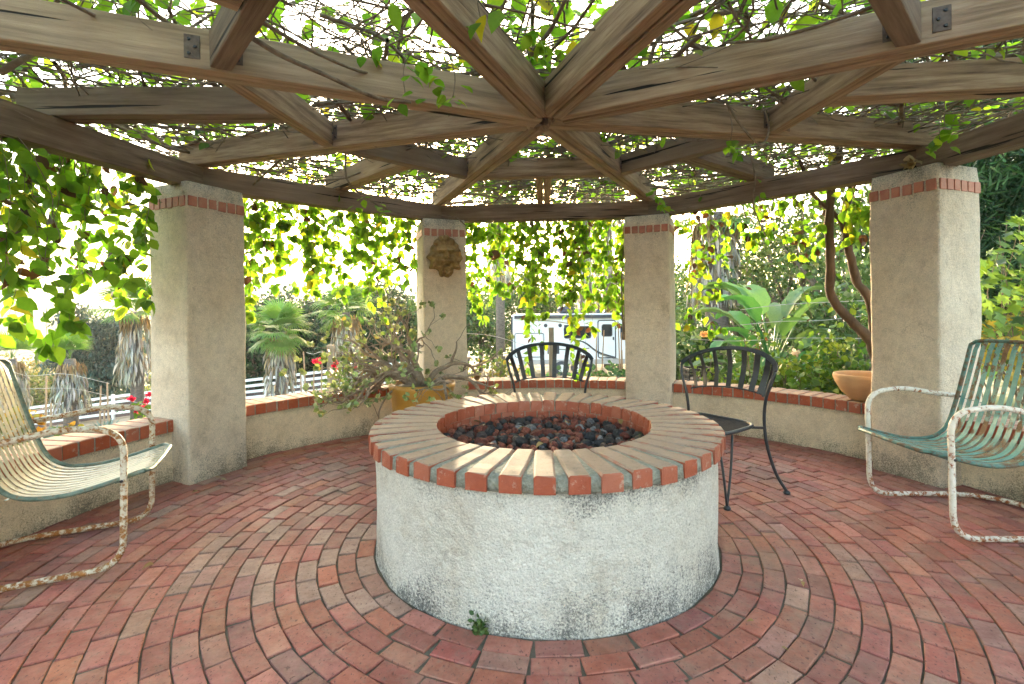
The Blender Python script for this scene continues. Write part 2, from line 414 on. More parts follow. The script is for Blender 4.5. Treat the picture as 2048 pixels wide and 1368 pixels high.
# ---- rough stucco box
def stucco_box(name, mat, root, w, d, z0, z1, amp=.006, nx=7, nz=24, rnd=.018):
    """local coords, rounded vertical edges, hand trowelled wobble"""
    pts = []; hw, hd = w / 2, d / 2
    def side(ax, ay, bx, by):
        for k in range(nx):
            f = k / nx; pts.append((ax + (bx - ax) * f, ay + (by - ay) * f))
    e = rnd
    cs = [(-hw, -hd), (hw, -hd), (hw, hd), (-hw, hd)]
    for i in range(4):
        a, b = Vector(cs[i]), Vector(cs[(i + 1) % 4]); u = (b - a).normalized()
        p0 = a + u * e; p1 = b - u * e
        for k in range(nx + 1): pts.append(tuple(p0.lerp(p1, k / nx)))
        nx_u = (Vector(cs[(i + 2) % 4]) - b).normalized()
        pts.append(tuple(b - u * e * .3 + nx_u * e * .3))
    m = MB(); n = len(pts); ph = U(0, 9)
    for j in range(nz + 1):
        z = z0 + (z1 - z0) * j / nz
        ins = rnd * .6 if j == nz else 0
        for x, y in pts:
            k = 1 - ins / hw
            wv = amp * (math.sin(x * 17 + z * 5 + ph) * .5 + math.sin(z * 9 + y * 13 + ph * 2) * .5 + U(-.4, .4))
            l = math.hypot(x, y); m.v.append((x * k + x / l * wv, y * k + y / l * wv, z))
    for j in range(nz):
        for k in range(n): m.f.append((j * n + k, j * n + (k + 1) % n, (j + 1) * n + (k + 1) % n, (j + 1) * n + k))
    m.f.append(tuple(nz * n + k for k in range(n)))
    return m.build(name, mat, root, smooth=True)

# ---- pillars
HTK = [HT, HT, HT, HT, HT - .15, HT - .15, HT - .15, HT - .15]          # the open side stands a little lower
PLAB = {0: 'rough cream stucco pillar beside the terracotta bowl and turquoise lawn chair',
        1: 'tan stucco pillar between the two black iron chairs, in front of the trailer',
        2: 'tan stucco pillar with the carved mask hung on it',
        3: 'cream stucco pillar beside the pale green rusty lawn chair',
        4: 'cream stucco pillar behind the pale green rusty lawn chair', 5: 'cream stucco pillar at the open side of the pergola, by the pale green chair',
        6: 'cream stucco pillar at the open side of the pergola, by the turquoise chair', 7: 'cream stucco pillar behind the turquoise lawn chair'}
tile_me = None
for k in range(8):
    a = ANG[k]; c = polar((0, 0), OCT_R, a)
    root = thing('pillar', PLAB[k], 'pillar', c, a, 'stucco pillars carrying the pergola')
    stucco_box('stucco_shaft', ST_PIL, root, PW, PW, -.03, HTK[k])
    if k <= 3:
        for f in range(4):
            rot = Matrix.Rotation(f * PI / 2, 4, 'Z')
            for j in range(6):
                y = (j - 2.5) * PW / 6.15
                tw, th = .066 * U(.94, 1.04), .082 * U(.96, 1.04)
                o = MB().box((0, 0, 0), (.014, tw, th), bev=.003).build('tile', TILE, root)
                o.matrix_basis = rot @ Matrix.Translation((PW / 2 - .0005, y, HT - .158 + U(-.003, .003))) @ Matrix.Rotation(U(-.03, .03), 4, 'X')

# ---- seat walls
WLAB = ['low curved seat wall with brick cap behind the turquoise lawn chair',
        'low curved brick-capped seat wall carrying the terracotta bowl', 'low curved brick-capped seat wall in front of the white trailer',
        'low curved brick-capped seat wall behind the potted succulent, facing the fan palms', 'low curved brick-capped seat wall behind the pale green rusty lawn chair']
for k in range(-1, 4):
    a0, a1 = ANG[k % 8], ANG[(k + 1) % 8]
    if k < 0: a0 -= 2 * PI
    mid = (a0 + a1) / 2
    root = thing('seat_wall', WLAB[k + 1], 'wall', polar(WALLC, WALL_R + .16, mid), 0, 'curved seat walls between the pillars')
    aa, ab = a0 + .035, a1 - .035; n = 26; m = MB(); ri, ro_ = WALL_R + .028, WALL_R + .30
    lv = [-.03, .06, .13, .2, .27, .34, .405]
    prof = [(ri, z) for z in lv] + [(ro_, lv[-1]), (ro_, -.3)]
    for i in range(n + 1):
        a = aa + (ab - aa) * i / n
        for r, z in prof: m.v.append(tuple(polar(WALLC, r + U(-.004, .004), a, z)))
    L = len(prof)
    for i in range(n):
        for j in range(L - 1): m.f.append((i * L + j, i * L + j + 1, (i + 1) * L + j + 1, (i + 1) * L + j))
    m.f += [tuple(range(L)), tuple(n * L + j for j in range(L - 1, -1, -1))]
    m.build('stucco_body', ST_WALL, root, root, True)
    m = MB()                                                            # mortar bed under and between the cap bricks
    for i in range(n + 1):
        a = aa + (ab - aa) * i / n
        for r, z in ((WALL_R + .006, .398), (WALL_R + .006, WALL_Z - .006), (WALL_R + .325, WALL_Z - .006), (WALL_R + .325, .398)): m.v.append(tuple(polar(WALLC, r, a, z)))
    for i in range(n):
        for j in range(4): m.f.append((i * 4 + j, i * 4 + (j + 1) % 4, i * 4 + 4 + (j + 1) % 4, i * 4 + 4 + j))
    m.build('mortar', MORT, root, root)
    nb = int((ab - aa) * WALL_R / .1045)
    for i in range(nb):
        a = aa + (ab - aa) * (i + .5) / nb
        m = MB(); w0 = (ab - aa) / nb * WALL_R - .013; w1 = w0 * 1.045
        hl = .165; hh = (WALL_Z - .402) / 2
        vs = []
        for z, ins in ((-hh, 0), (hh - .006, 0), (hh, .006)):
            for x, y in ((-hl, -w0 / 2), (hl, -w1 / 2), (hl, w1 / 2), (-hl, w0 / 2)):
                vs.append((x - math.copysign(ins, x), y - math.copysign(ins, y), z))
        fs = [(8, 9, 10, 11), (3, 2, 1, 0)]
        for q in range(2):
            for j in range(4): fs.append((q * 4 + j, q * 4 + (j + 1) % 4, q * 4 + 4 + (j + 1) % 4, q * 4 + 4 + j))
        o = m.add(vs, fs).build('brick', CAPB, root)
        o.matrix_parent_inverse = ROOTM[root.name].inverted()
        o.matrix_basis = Matrix.Translation(polar(WALLC, WALL_R + hl + U(-.006, .004), a, .402 + hh + U(-.002, .002))) @ Matrix.Rotation(a + U(-.012, .012), 4, 'Z') @ Matrix.Rotation(U(-.012, .012), 4, 'X')

# ---- fire pit
root = thing('fire_pit', 'round white stucco fire pit with a ring of red bricks on top', 'fire pit', PITC)
m = MB(); n = 120
prof = [(PIT_RB + .004, -.03), (PIT_RB, .03)] + [(PIT_RB - .002, .03 + .57 * k / 10) for k in range(1, 11)] + [(PIT_RI + .05, .60), (PIT_RI + .05, .40)]
for r, z in prof:
    for k in range(n): m.v.append(tuple(polar((0, 0), r + .003 * math.sin(k * .7 + z * 11) + U(-.002, .002), 2 * PI * k / n, z)))
for i in range(len(prof) - 1):
    for k in range(n): m.f.append((i * n + k, i * n + (k + 1) % n, (i + 1) * n + (k + 1) % n, (i + 1) * n + k))
m.build('drum', ST_PIT, root, smooth=True)
m = MB()
m.lathe([(PIT_RI + .012, .50), (PIT_RI + .012, PIT_Z - .010), (PIT_RI + .1, PIT_Z - .006), (PIT_R - .05, PIT_Z - .009), (PIT_R - .012, PIT_Z - .017), (PIT_R - .007, PIT_ZC + .002), (PIT_RB - .05, PIT_ZC + .002)], 180,
        wob=lambda q, z: 1 + .004 * math.sin(q * 45))
m.build('mortar', MORT, root, smooth=True)
NBK = 45
for k in range(NBK):
    a = 2 * PI * (k + .35) / NBK + U(-.004, .004); L = PIT_R - PIT_RI; hh = (PIT_Z - PIT_ZC) / 2
    w0 = PIT_RI * 2 * PI / NBK - .004; w1 = .0945 * U(.95, 1.04)
    vs = []; hl = L / 2 + U(-.004, .006); N = 6
    zt = [U(-.002, .002) for _ in range(N + 1)]
    for i in range(N + 1):
        x = -hl + 2 * hl * i / N; ww = (w0 + (w1 - w0) * min(1, i / 1.5)) / 2
        xi = x + (.006 if i == 0 else -.006 if i == N else 0)
        vs += [(x, -ww, -hh), (x, -ww, hh - .007), (xi, -ww + .008 + U(0, .003), hh + zt[i]), (xi, ww - .008 - U(0, .003), hh + zt[i]), (x, ww, hh - .007), (x, ww, -hh)]
    fs = [(0, 1, 2, 3, 4, 5), tuple(N * 6 + j for j in (5, 4, 3, 2, 1, 0))]
    for i in range(N):
        for j in range(6): fs.append((i * 6 + j, (i + 1) * 6 + j, (i + 1) * 6 + (j + 1) % 6, i * 6 + (j + 1) % 6))
    o = MB().add(vs, fs).build('brick', PITB, root)
    o.matrix_basis = Matrix.Translation(polar((0, 0), PIT_RI + L / 2, a, PIT_ZC + hh + U(-.003, .003))) @ Matrix.Rotation(a, 4, 'Z') @ Matrix.Rotation(U(-.01, .01), 4, 'X')
# inner brick lining below the cap
for k in range(NBK):
    a = 2 * PI * (k + .8) / NBK
    o = MB().box((0, 0, 0), (.06, .083, .07), bev=.004).build('lining_brick', PITB, root)
    o.matrix_basis = Matrix.Translation(polar((0, 0), PIT_RI + .036, a, PIT_ZC - .036)) @ Matrix.Rotation(a, 4, 'Z')

# ---- lava rock
def rock_mesh(sd, r=1):
    rr = random.Random(sd); me = bpy.data.meshes.new('lava_rock')
    ph = (1 + 5 ** .5) / 2
    v = [Vector(p).normalized() for p in ((-1, ph, 0), (1, ph, 0), (-1, -ph, 0), (1, -ph, 0), (0, -1, ph), (0, 1, ph), (0, -1, -ph), (0, 1, -ph), (ph, 0, -1), (ph, 0, 1), (-ph, 0, -1), (-ph, 0, 1))]
    f = [(0, 11, 5), (0, 5, 1), (0, 1, 7), (0, 7, 10), (0, 10, 11), (1, 5, 9), (5, 11, 4), (11, 10, 2), (10, 7, 6), (7, 1, 8), (3, 9, 4), (3, 4, 2), (3, 2, 6), (3, 6, 8), (3, 8, 9), (4, 9, 5), (2, 4, 11), (6, 2, 10), (8, 6, 7), (9, 8, 1)]
    mid = {}; nf = []
    def mp(a, b):
        k = (min(a, b), max(a, b))
        if k not in mid: mid[k] = len(v); v.append(((v[a] + v[b]) / 2).normalized())
        return mid[k]
    for a, b, c in f:
        x, y, z = mp(a, b), mp(b, c), mp(c, a); nf += [(a, x, z), (b, y, x), (c, z, y), (x, y, z)]
    sx, sy, sz = rr.uniform(.8, 1.25), rr.uniform(.7, 1.0), rr.uniform(.6, .85)
    me.from_pydata([(p.x * sx * k, p.y * sy * k, p.z * sz * k) for p in v for k in (r * rr.uniform(.74, 1.1),)], [], nf); return me
def m_lava(src):
    t = NT('lava_' + src); c = t.n('ObjectInfo').outputs['Color'] if src == 'obj' else t.n('Attribute', attribute_name='tint').outputs['Color']
    c = t.mix(t.step(t.noise(70, 4, .7), .4, .62), c, t.mix(1, c, (.35, .35, .35), 'MULTIPLY'))
    return t.done(t.pbr(c, .85, t.bump(t.noise(140, 4, .75), 1., .006), .3))
LV_O, LV_A = m_lava('obj'), m_lava('att')
rv = [rock_mesh(100 + i) for i in range(14)]
LK = [((.034, .034, .038), 'black'), ((.16, .045, .032), 'dark red'), ((.26, .08, .05), 'rust red'), ((.17, .17, .18), 'grey'), ((.075, .055, .052), 'brown black')]
pos = []
for layer in range(2):
    tries = 0
    while tries < 2600:
        tries += 1; r = (PIT_RI - .015) * math.sqrt(R.random()); a = U(0, 2 * PI); s = U(.020, .047)
        p = polar(PITC, r, a, (.535 if layer == 0 else .562) + U(-.008, .008))
        if r + s > PIT_RI - .008: continue
        if all((p - q).length > (s + e) * .74 for q, e in pos if abs(q.z - p.z) < .03): pos.append((p, s))
pos.sort(key=lambda q: -(q[0].z > .548) * 10 - q[1] / (q[0].y + 3.))
sm = MB(); scol = []
for i, (p, s) in enumerate(pos):
    k = R.choices(range(5), [3.4, 3.6, 2.2, .7, 2.6])[0]; col, cn = LK[k]; col = np.array(col) * U(.75, 1.3)
    M = Matrix.Translation(p) @ Matrix.Rotation(U(0, 6.28), 4, 'Z') @ Matrix.Rotation(U(-.7, .7), 4, 'X') @ Matrix.Diagonal((s, s, s, 1))
    me = rv[R.randrange(14)]
    if i < 300:
        o = link('lava_rock', me, LV_O); o.matrix_basis = M; o.color = (*col, 1)
        tag(o, '%s lava rock lying loose in the fire pit' % cn, 'rock', '%s lava rocks in the fire pit' % cn)
    else:
        sm.add([M @ v.co for v in me.vertices], [tuple(q.vertices) for q in me.polygons]); scol += [tuple(col)] * len(me.vertices)
m2 = MB(); m2.lathe([(PIT_RI + .03, .535), (.4, .54), (.001, .54)], 40, PITC); scol += [(.02, .016, .015)] * len(m2.v); sm.add(m2.v, m2.f)
so_ = sm.build('lava_rock_bed', LV_A)
ca = so_.data.color_attributes.new('tint', 'FLOAT_COLOR', 'POINT')
ca.data.foreach_set('color', np.hstack([np.array(scol), np.ones((len(scol), 1))]).ravel())
tag(so_, 'bed of small black and red lava rocks filling the fire pit', 'gravel', kind='stuff')

# ------------------------------------------------------------------ pergola
HUB = Vector((-.055, .0, HT + .0))
root = thing('pergola', 'octagonal weathered timber pergola roof with beams meeting at a hub', 'pergola', (0, 0, HT))
def beam(name, p0, p1, wid, hgt, mat, bev=.004, sway=0):
    """p0,p1 = underside centre line; local X along the beam"""
    p0, p1 = Vector(p0), Vector(p1); d = p1 - p0; L = d.length; x = d.normalized()
    y = Vector((0, 0, 1)).cross(x).normalized(); z = x.cross(y); m = MB(); N = max(2, int(L / .3)); vs = []
    for i in range(N + 1):
        u = -L / 2 + L * i / N; e = bev if 0 < i < N else bev
        j = lambda: U(-.001, .001)
        sg = sway * (1 - (2 * i / N - 1) ** 2)
        for a, b in ((-wid / 2 + e, 0), (wid / 2 - e, 0), (wid / 2, e), (wid / 2, hgt - e), (wid / 2 - e, hgt), (-wid / 2 + e, hgt), (-wid / 2, hgt - e), (-wid / 2, e)):
            vs.append((u, a + j(), b + j() - sg))
    fs = [tuple(range(7, -1, -1)), tuple(N * 8 + k for k in range(8))]
    for i in range(N):
        for k in range(8): fs.append((i * 8 + k, i * 8 + (k + 1) % 8, (i + 1) * 8 + (k + 1) % 8, (i + 1) * 8 + k))
    o = m.add(vs, fs).build(name, mat, root)
    o.matrix_parent_inverse = ROOTM[root.name].inverted()
    o.matrix_basis = Matrix.Translation((p0 + p1) / 2) @ Matrix((x, y, z)).transposed().to_4x4()
    return o
RD, RING = .185, .515
zr = lambda f, k=0: HT + .004 + f * (HTK[k % 8] - HT + .200)
for k in range(8):
    a, b = ANG[k], ANG[(k + 1) % 8]
    k2 = (k + 1) % 8; p, q = polar((0, 0), OCT_R, a, HTK[k] + .002), polar((0, 0), OCT_R, b, HTK[k2] + .002)
    d = (q - p).normalized(); beam('perimeter_beam', p + d * .012, q - d * .012, .135, .19, WOODD)
    u = Vector((math.cos(a), math.sin(a), 0)); v = Vector((-u.y, u.x, 0)); h0 = Vector((HUB.x, HUB.y, 0))
    start = (.04 if k in (0, 4) else .11)
    e = u * (OCT_R + .16)
    for s in (-1, 1):
        o_ = v * s * .0335
        beam('rafter_plank', h0 + u * start + o_ + Vector((0, 0, zr(start / OCT_R, k) + (0 if s > 0 else .004))), e + o_ + Vector((0, 0, zr(1.05, k))), .056, RD, WOOD)
    # ring beam to the next rafter
    c0 = (h0.lerp(u * OCT_R, RING)); ub = Vector((math.cos(b), math.sin(b), 0)); c1 = h0.lerp(ub * OCT_R, RING)
    dd = (c1 - c0).normalized(); za = Vector((0, 0, zr(RING, k) + .012)); zb_ = Vector((0, 0, zr(RING, k2) + .012))
    beam('ring_beam', c0 + dd * .062 + za, c1 - dd * .062 + zb_, .085, RD - .02, WOOD if k % 2 else WOODD)
    # jack rafter from the ring to the middle of the perimeter beam
    mi = (c0 + c1) / 2; mo = (p + q) / 2; mo.z = 0; ux = (mo - mi).normalized(); vx = Vector((-ux.y, ux.x, 0))
    for s in (-1, 1):
        beam('rafter_plank', mi + ux * .05 + vx * s * .038 + Vector((0, 0, (zr(RING, k) + zr(RING, k2)) / 2 + .02)), mo + ux * .18 + vx * s * .038 + Vector((0, 0, (zr(.95, k) + zr(.95, k2)) / 2 + .006)), .068, RD - .02, WOOD if k % 3 else WOODD)
    # angle brackets where ring beam meets rafter
    for cc, kk, uu, other in ((c0, k, u, dd), (c1, k2, ub, -dd)):
        vv = Vector((-uu.y, uu.x, 0)); vv = vv if vv.dot(other) > 0 else -vv
        for rad_s in (-1, 1):
            base = cc + vv * .0632 + uu * rad_s * .085; base.z = zr(RING, kk) + .095
            rot = Matrix((uu, Vector((0, 0, 1)), vv)).transposed()
            o = MB().box((0, 0, 0), (.062, .105, .004), bev=.001).build('bracket', STEEL, root)
            o.matrix_parent_inverse = ROOTM[root.name].inverted(); o.matrix_basis = Matrix.Translation(base) @ rot.to_4x4()
            for by in (-.032, .0, .032):
                MB().lathe([(.0, .008), (.006, .008), (.008, .001)][::-1], 8, (rad_s * .012 * (1 if by else -1), by, 0)).build('bolt', IRON, o)
for k in range(4):                                                      # blocking at the hub
    a = ANG[2 * k] + .39
    beam('hub_block', HUB + Vector((math.cos(a), math.sin(a), 0)) * .045 + Vector((0, 0, .03)), HUB + Vector((math.cos(a), math.sin(a), 0)) * .15 + Vector((0, 0, .034)), .085, .12, WOODD)
# ------------------------------------------------------------------ furniture
def smooth_path(ctrl, n=6):
    """Catmull-Rom through control points"""
    P = [Vector(p) for p in ctrl]; P = [P[0] * 2 - P[1]] + P + [P[-1] * 2 - P[-2]]; out = []
    for i in range(1, len(P) - 2):
        a, b, c, d = P[i - 1:i + 3]
        for k in range(n):
            t = k / n
            out.append(.5 * ((2 * b) + (c - a) * t + (2 * a - 5 * b + 4 * c - d) * t * t + (3 * b - a - 3 * c + d) * t ** 3))
    out.append(P[-2]); return out
def round_path(ctrl, rad, n=6):
    """polyline with filleted corners"""
    P = [Vector(p) for p in ctrl]; out = [P[0]]
    for i in range(1, len(P) - 1):
        a, b, c = P[i - 1], P[i], P[i + 1]; r = rad[i] if hasattr(rad, '__len__') else rad
        u, v = (a - b), (c - b); r = min(r, u.length * .49, v.length * .49)
        p, q = b + u.normalized() * r, b + v.normalized() * r
        for k in range(n + 1):
            t = k / n; out.append(p * (1 - t) ** 2 + b * 2 * t * (1 - t) + q * t * t)
    out.append(P[-1]); return out

def lawn_chair(loc, rz, label, frame_m, seat_m, slat_ms, hw):
    """x forward, y left; origin on the floor under the front posts"""
    root = thing('lawn_chair', label, 'chair', loc, rz, 'rusty tubular steel lawn chairs')
    sw = hw - .035
    def shell(y):                 # profile of the continuous back and seat
        return smooth_path([(-.675, y, 1.075), (-.63, y, .90), (-.575, y, .70), (-.515, y, .53), (-.45, y, .455), (-.36, y, .425), (-.22, y, .425), (-.06, y, .46), (.06, y, .495), (.10, y, .50)], 5)
    for s in (-1, 1):
        y = s * hw
        path = round_path([(-.60, y, .715), (-.42, y, .735), (-.25, y, .772), (.01, y, .74), (.005, y, .02 + .4), (.0, y, .02), (-.66, y, .02), (-.84, y * .55, .022), (-.86, 0, .024)], [0, .1, .12, .17, .1, .14, .14, .14, 0], 7)
        MB().tube(path, .0165, 10).build('tube_frame', frame_m, root, smooth=True)
        b = MB().tube([(-.588, s * (sw - .01), .715), (-.600, s * (hw + .012), .715)], .009, 8).build('bolt', IRON, root)
        MB().tube([(.0, s * (sw - .01), .472), (.0, s * (hw + .022), .472)], .008, 8).build('bolt', IRON, root)
    # rim tube round back and seat
    l, r = shell(sw), shell(-sw)
    l[-1].x -= .02; r[-1].x -= .02
    top = [Vector((-.69, sw - .03, 1.10)), Vector((-.695, sw - .09, 1.108)), Vector((-.695, 0, 1.112)), Vector((-.695, -sw + .09, 1.108)), Vector((-.69, -sw + .03, 1.10))]
    fr = [Vector((.115, sw - .05, .497)), Vector((.12, 0, .496)), Vector((.115, -sw + .05, .497))]
    MB().tube(l[::-1] + top + r + fr[::-1], .0125, 8, closed=True).build('seat_rim', seat_m, root, smooth=True)
    ns = 11
    for k in range(ns):
        y = -sw + .045 + (2 * sw - .09) * k / (ns - 1)
        pts = [p.copy() for p in shell(y)]; pts[0] = Vector((-.695, y, 1.105)); pts.append(Vector((.122, y, .497)))
        sg = .012 * (1 - (y / sw) ** 2)
        for i in range(2, len(pts) - 2): pts[i].z -= sg * .6
        o = MB().strip(pts, (0, 1, 0), .033, .0022).build('slat', slat_ms[k % len(slat_ms)], root, smooth=False)
    for x, z in ((-.600, .715), (-.46, .448), (-.02, .462)):
        MB().strip([(x - .008, -sw, z - .01), (x - .008, -sw * .4, z - .018), (x - .008, sw * .4, z - .018), (x - .008, sw, z - .01)], (1, 0, .2), .022, .003).build('cross_bar', seat_m, root)
    return root
FR_L = m_rust('rusty_white_tube', (.62, .57, .48), (.50, .43, .33), (.20, .075, .022), (.32, .14, .04), .47, .58, 34, (0, .35, .05))
FR_R = m_rust('white_tube_with_rust', (.68, .65, .60), (.58, .54, .47), (.22, .065, .025), (.30, .12, .04), .53, .62, 34, (0, .22, .07))
S_L = m_rust('pale_green_paint', (.30, .33, .25), (.42, .41, .32), (.16, .11, .06), (.24, .19, .12), .56, .66, 16)
S_L2 = m_rust('cream_worn_paint', (.46, .43, .34), (.36, .36, .28), (.17, .11, .06), (.24, .18, .11), .58, .66, 18)
RIM_L = m_rust('dark_green_rim', (.07, .11, .09), (.18, .24, .20), (.13, .09, .05), (.20, .15, .10), .54, .62, 15)
S_R = m_rust('turquoise_paint', (.075, .23, .235), (.12, .29, .28), (.10, .065, .035), (.19, .12, .07), .53, .60, 9)
S_R2 = m_rust('worn_turquoise_paint', (.09, .22, .22), (.16, .28, .26), (.11, .07, .04), (.19, .12, .07), .47, .55, 10)
RIM_R = m_rust('turquoise_rim', (.05, .13, .12), (.10, .20, .18), (.09, .06, .035), (.17, .11, .07), .46, .56, 13)
lawn_chair((-2.475, .06, 0), math.radians(26), 'rusty lawn chair with worn pale green and cream slats', FR_L, RIM_L, [S_L2, S_L, S_L2, S_L2], .335)
lawn_chair((2.26, .31, 0), math.radians(178), 'lawn chair with turquoise slats and chipped white tube arms', FR_R, RIM_R, [S_R, S_R2, S_R], .345)

def iron_chair(loc, rz, label):
    root = thing('iron_chair', label, 'chair', loc, rz, 'black wrought iron chairs at the fire pit')
    # x forward, origin under the back posts
    def top(t):        # t -1..1 : curved crest rail
        return Vector((-.20 * math.cos(t * 1.45) + .03, .395 * math.sin(t * 1.45) / math.sin(1.45), .875 + .15 * math.cos(t * 1.5)))
    def low(t): return Vector((-.145 * math.cos(t * 1.4) + .02, .315 * math.sin(t * 1.4) / math.sin(1.4), .675 + .035 * math.cos(t * 1.5)))
    tt = [-1 + 2 * i / 24 for i in range(25)]
    pts = [top(t) for t in tt]
    sides = [(Vector((p.x - .1, p.y, 0)).normalized() * .75 + Vector((0, 0, .55))) for p in pts]
    MB().strip(pts, sides, .036, .009).build('crest_rail', IRON, root)
    MB().tube([low(t) for t in tt], .006, 6).build('lower_rail', IRON, root, smooth=True)
    for k in range(8):
        t = -.80 + 1.60 * k / 7
        a, b = low(t), top(t); mid = (a + b) / 2 + Vector((-.025, 0, 0))
        MB().strip(smooth_path([a - Vector((0, 0, .008)), mid, b], 4), (-math.sin(t * 1.2) * .6, 1, 0), .041, .005).build('back_slat', IRON, root)
    for s in (-1, 1):
        MB().tube(smooth_path([top(s), (.035, s * .375, .80), (.03, s * .335, .66), (.02, s * .32, .50), (.005, s * .335, .32), (-.03, s * .375, .14), (-.07, s * .43, .018)], 5), .0115, 8).build('rear_leg', IRON, root, smooth=True)
        MB().lathe([(.0, .0), (.023, .0), (.025, .012), (.016, .024), (.0, .026)], 12, (-.07, s * .43, 0)).build('foot', IRON, root, smooth=True)
        f = (.53, s * .335, .02)
        MB().tube(smooth_path([(.40, s * .30, .475), (.455, s * .32, .25), f], 4), .0085, 8).tube(smooth_path([(.50, s * .25, .475), (.525, s * .305, .25), f], 4), .0085, 8).build('front_leg', IRON, root, smooth=True)
        MB().lathe([(.0, .0), (.023, .0), (.025, .012), (.016, .024), (.0, .026)], 12, f[:2] + (0,)).build('foot', IRON, root, smooth=True)
        MB().strip([(.015, s * .325, .470), (.11, s * .268, .476)], (0, 0, 1), .018, .012).build('seat_bracket', IRON, root)
    # seat: rim and woven metal mesh
    def rim(q):
        c, s = math.cos(q), math.sin(q); p = 4.6
        return (abs(c) ** (2 / p) * math.copysign(.25, c) + .27, abs(s) ** (2 / p) * math.copysign(.29 + .02 * c, s))
    rp = [rim(2 * PI * k / 48) for k in range(48)]
    dish = lambda x, y: .488 - .016 * (1 - ((x - .27) / .25) ** 2) * (1 - (y / .28) ** 2)
    MB().tube([(x, y, .486) for x, y in rp], .0135, 8, closed=True).build('seat_rim', IRON, root, smooth=True)
    m = MB()
    def inside(x, y): return (abs((x - .27) / .245)) ** 4.6 + (abs(y / .285)) ** 4.6 < 1
    for d in (-1, 1):
        for k in range(-34, 35):
            seg = []
            for j in range(-22, 23):
                u = j * .0182; x = .27 + u * .70 + k * .0145; y = d * u * .72
                if inside(x, y): seg.append((x, y, dish(x, y)))
                else:
                    if len(seg) > 1: m.strip(seg[::3] + ([seg[-1]] if (len(seg) - 1) % 3 else []), (0, 0, 1) if False else (1, -d, 0), .0085, .003)
                    seg = []
            if len(seg) > 1: m.strip(seg[::3] + ([seg[-1]] if (len(seg) - 1) % 3 else []), (1, -d, 0), .0085, .003)
    tag(m.build('seat_mesh', SEATM, root), kind='stuff')
    return root
iron_chair((1.415, 1.03, 0), math.radians(214.8), 'black iron chair beside the fire pit, its mesh seat in view')
iron_chair((.085, 1.73, 0), math.radians(269), 'black iron chair standing behind the fire pit before the trailer')

# ------------------------------------------------------------------ terracotta bowl on the wall
TERRA = simple('terracotta', (.42, .24, .12), (.50, .31, .17), 5, .8, .25, 60, vs=(1, 1, 3))
m = MB().lathe([(.0, .0), (.13, .0), (.16, .02), (.235, .10), (.285, .19), (.305, .255), (.30, .285), (.285, .292), (.268, .282), (.262, .255), (.25, .2), (.2, .12), (.0, .10)], 40, wob=lambda q, z: 1 + .008 * math.sin(3 * q + 2))
o = m.build('planter_bowl', TERRA, smooth=True); o.location = (2.955, 1.62, WALL_Z - .004); o.scale = (.86, .86, .84)
tag(o, 'empty terracotta bowl sitting on the brick wall cap beside the pillar', 'bowl')

# ------------------------------------------------------------------ carved face on the pillar
a = ANG[2]; u = Vector((-math.cos(a), -math.sin(a), 0)); v = Vector((u.y, -u.x, 0)) * -1
MASKM = simple('ochre_cast_stone', (.13, .075, .025), (.36, .25, .11), 16, .8, .5, 50)
mroot_loc = polar((0, 0), OCT_R - PW / 2 - .002, a, 1.98)
nr, na = 30, 110; vs = []
G = lambda x, y, cx, cy, sx, sy: math.exp(-((x - cx) / sx) ** 2 - ((y - cy) / sy) ** 2)
for i in range(nr + 1):
    f = i / nr
    for k in range(na):
        q = 2 * PI * k / na
        ox, oy = .175 * math.cos(q), .235 * math.sin(q)
        lob = 1 + .055 * abs(math.sin(q * 7.5)) + .025 * math.sin(q * 4 + 1)
        if math.sin(q) < -.25: lob *= 1 - .26 * (-.25 - math.sin(q)) * (1 - abs(math.sin(q)) ** 6) + .05 * math.sin(q * 9)
        e = abs(math.cos(q)); lob *= 1 + .16 * math.exp(-((math.sin(q) + .05) / .10) ** 2)
        lob *= 1 + .20 * math.exp(-((math.sin(q) + .52) / .12) ** 2)
        x, y = ox * f * lob, oy * f * lob
        h = .060 * math.sqrt(max(0, 1 - f ** 2)) + .012
        h += .022 * G(f, 0, .86, 0, .13, 1) * (abs(math.sin(q * 7.5)) if True else 0)
        h += .030 * G(x, y, 0, .015, .018, .055) + .020 * G(x, y, 0, -.018, .030, .016)          # nose
        h += .014 * (G(x, y, .055, .062, .045, .013) + G(x, y, -.055, .062, .045, .013))            # brows
        h -= .026 * (G(x, y, .052, .030, .026, .016) + G(x, y, -.052, .030, .026, .016))            # sockets
        h += .013 * (G(x, y, .052, .028, .013, .008) + G(x, y, -.052, .028, .013, .008))            # eyeballs
        h += .018 * (G(x, y, .075, -.025, .03, .03) + G(x, y, -.075, -.025, .03, .03))              # cheeks
        h += .016 * (G(x, y, .05, -.062, .05, .013) + G(x, y, -.05, -.062, .05, .013))              # moustache
        h -= .040 * G(x, y, .0, -.095, .032, .020)                                                  # mouth
        h += .020 * G(x, y, .0, -.130, .040, .012)
        h += .005 * math.sin(y * 150 + math.sin(x * 60) * 2) * (1 if y < -.12 or y > .13 else 0)
        h = .012 + (h - .012) * 1.45
        if i == nr: h = 0
        vs.append((x, y, h))
fs = []
for i in range(nr):
    for k in range(na): fs.append((i * na + k, (i + 1) * na + k, (i + 1) * na + (k + 1) % na, i * na + (k + 1) % na))
o = MB().add(vs, fs).build('wall_mask', MASKM, smooth=True)
v = Vector((0, 0, 1)).cross(u)
o.matrix_basis = Matrix.Translation(mroot_loc) @ Matrix((v, Vector((0, 0, 1)), u)).transposed().to_4x4()
tag(o, 'ochre cast stone face mask with open mouth hung on the pillar', 'mask')

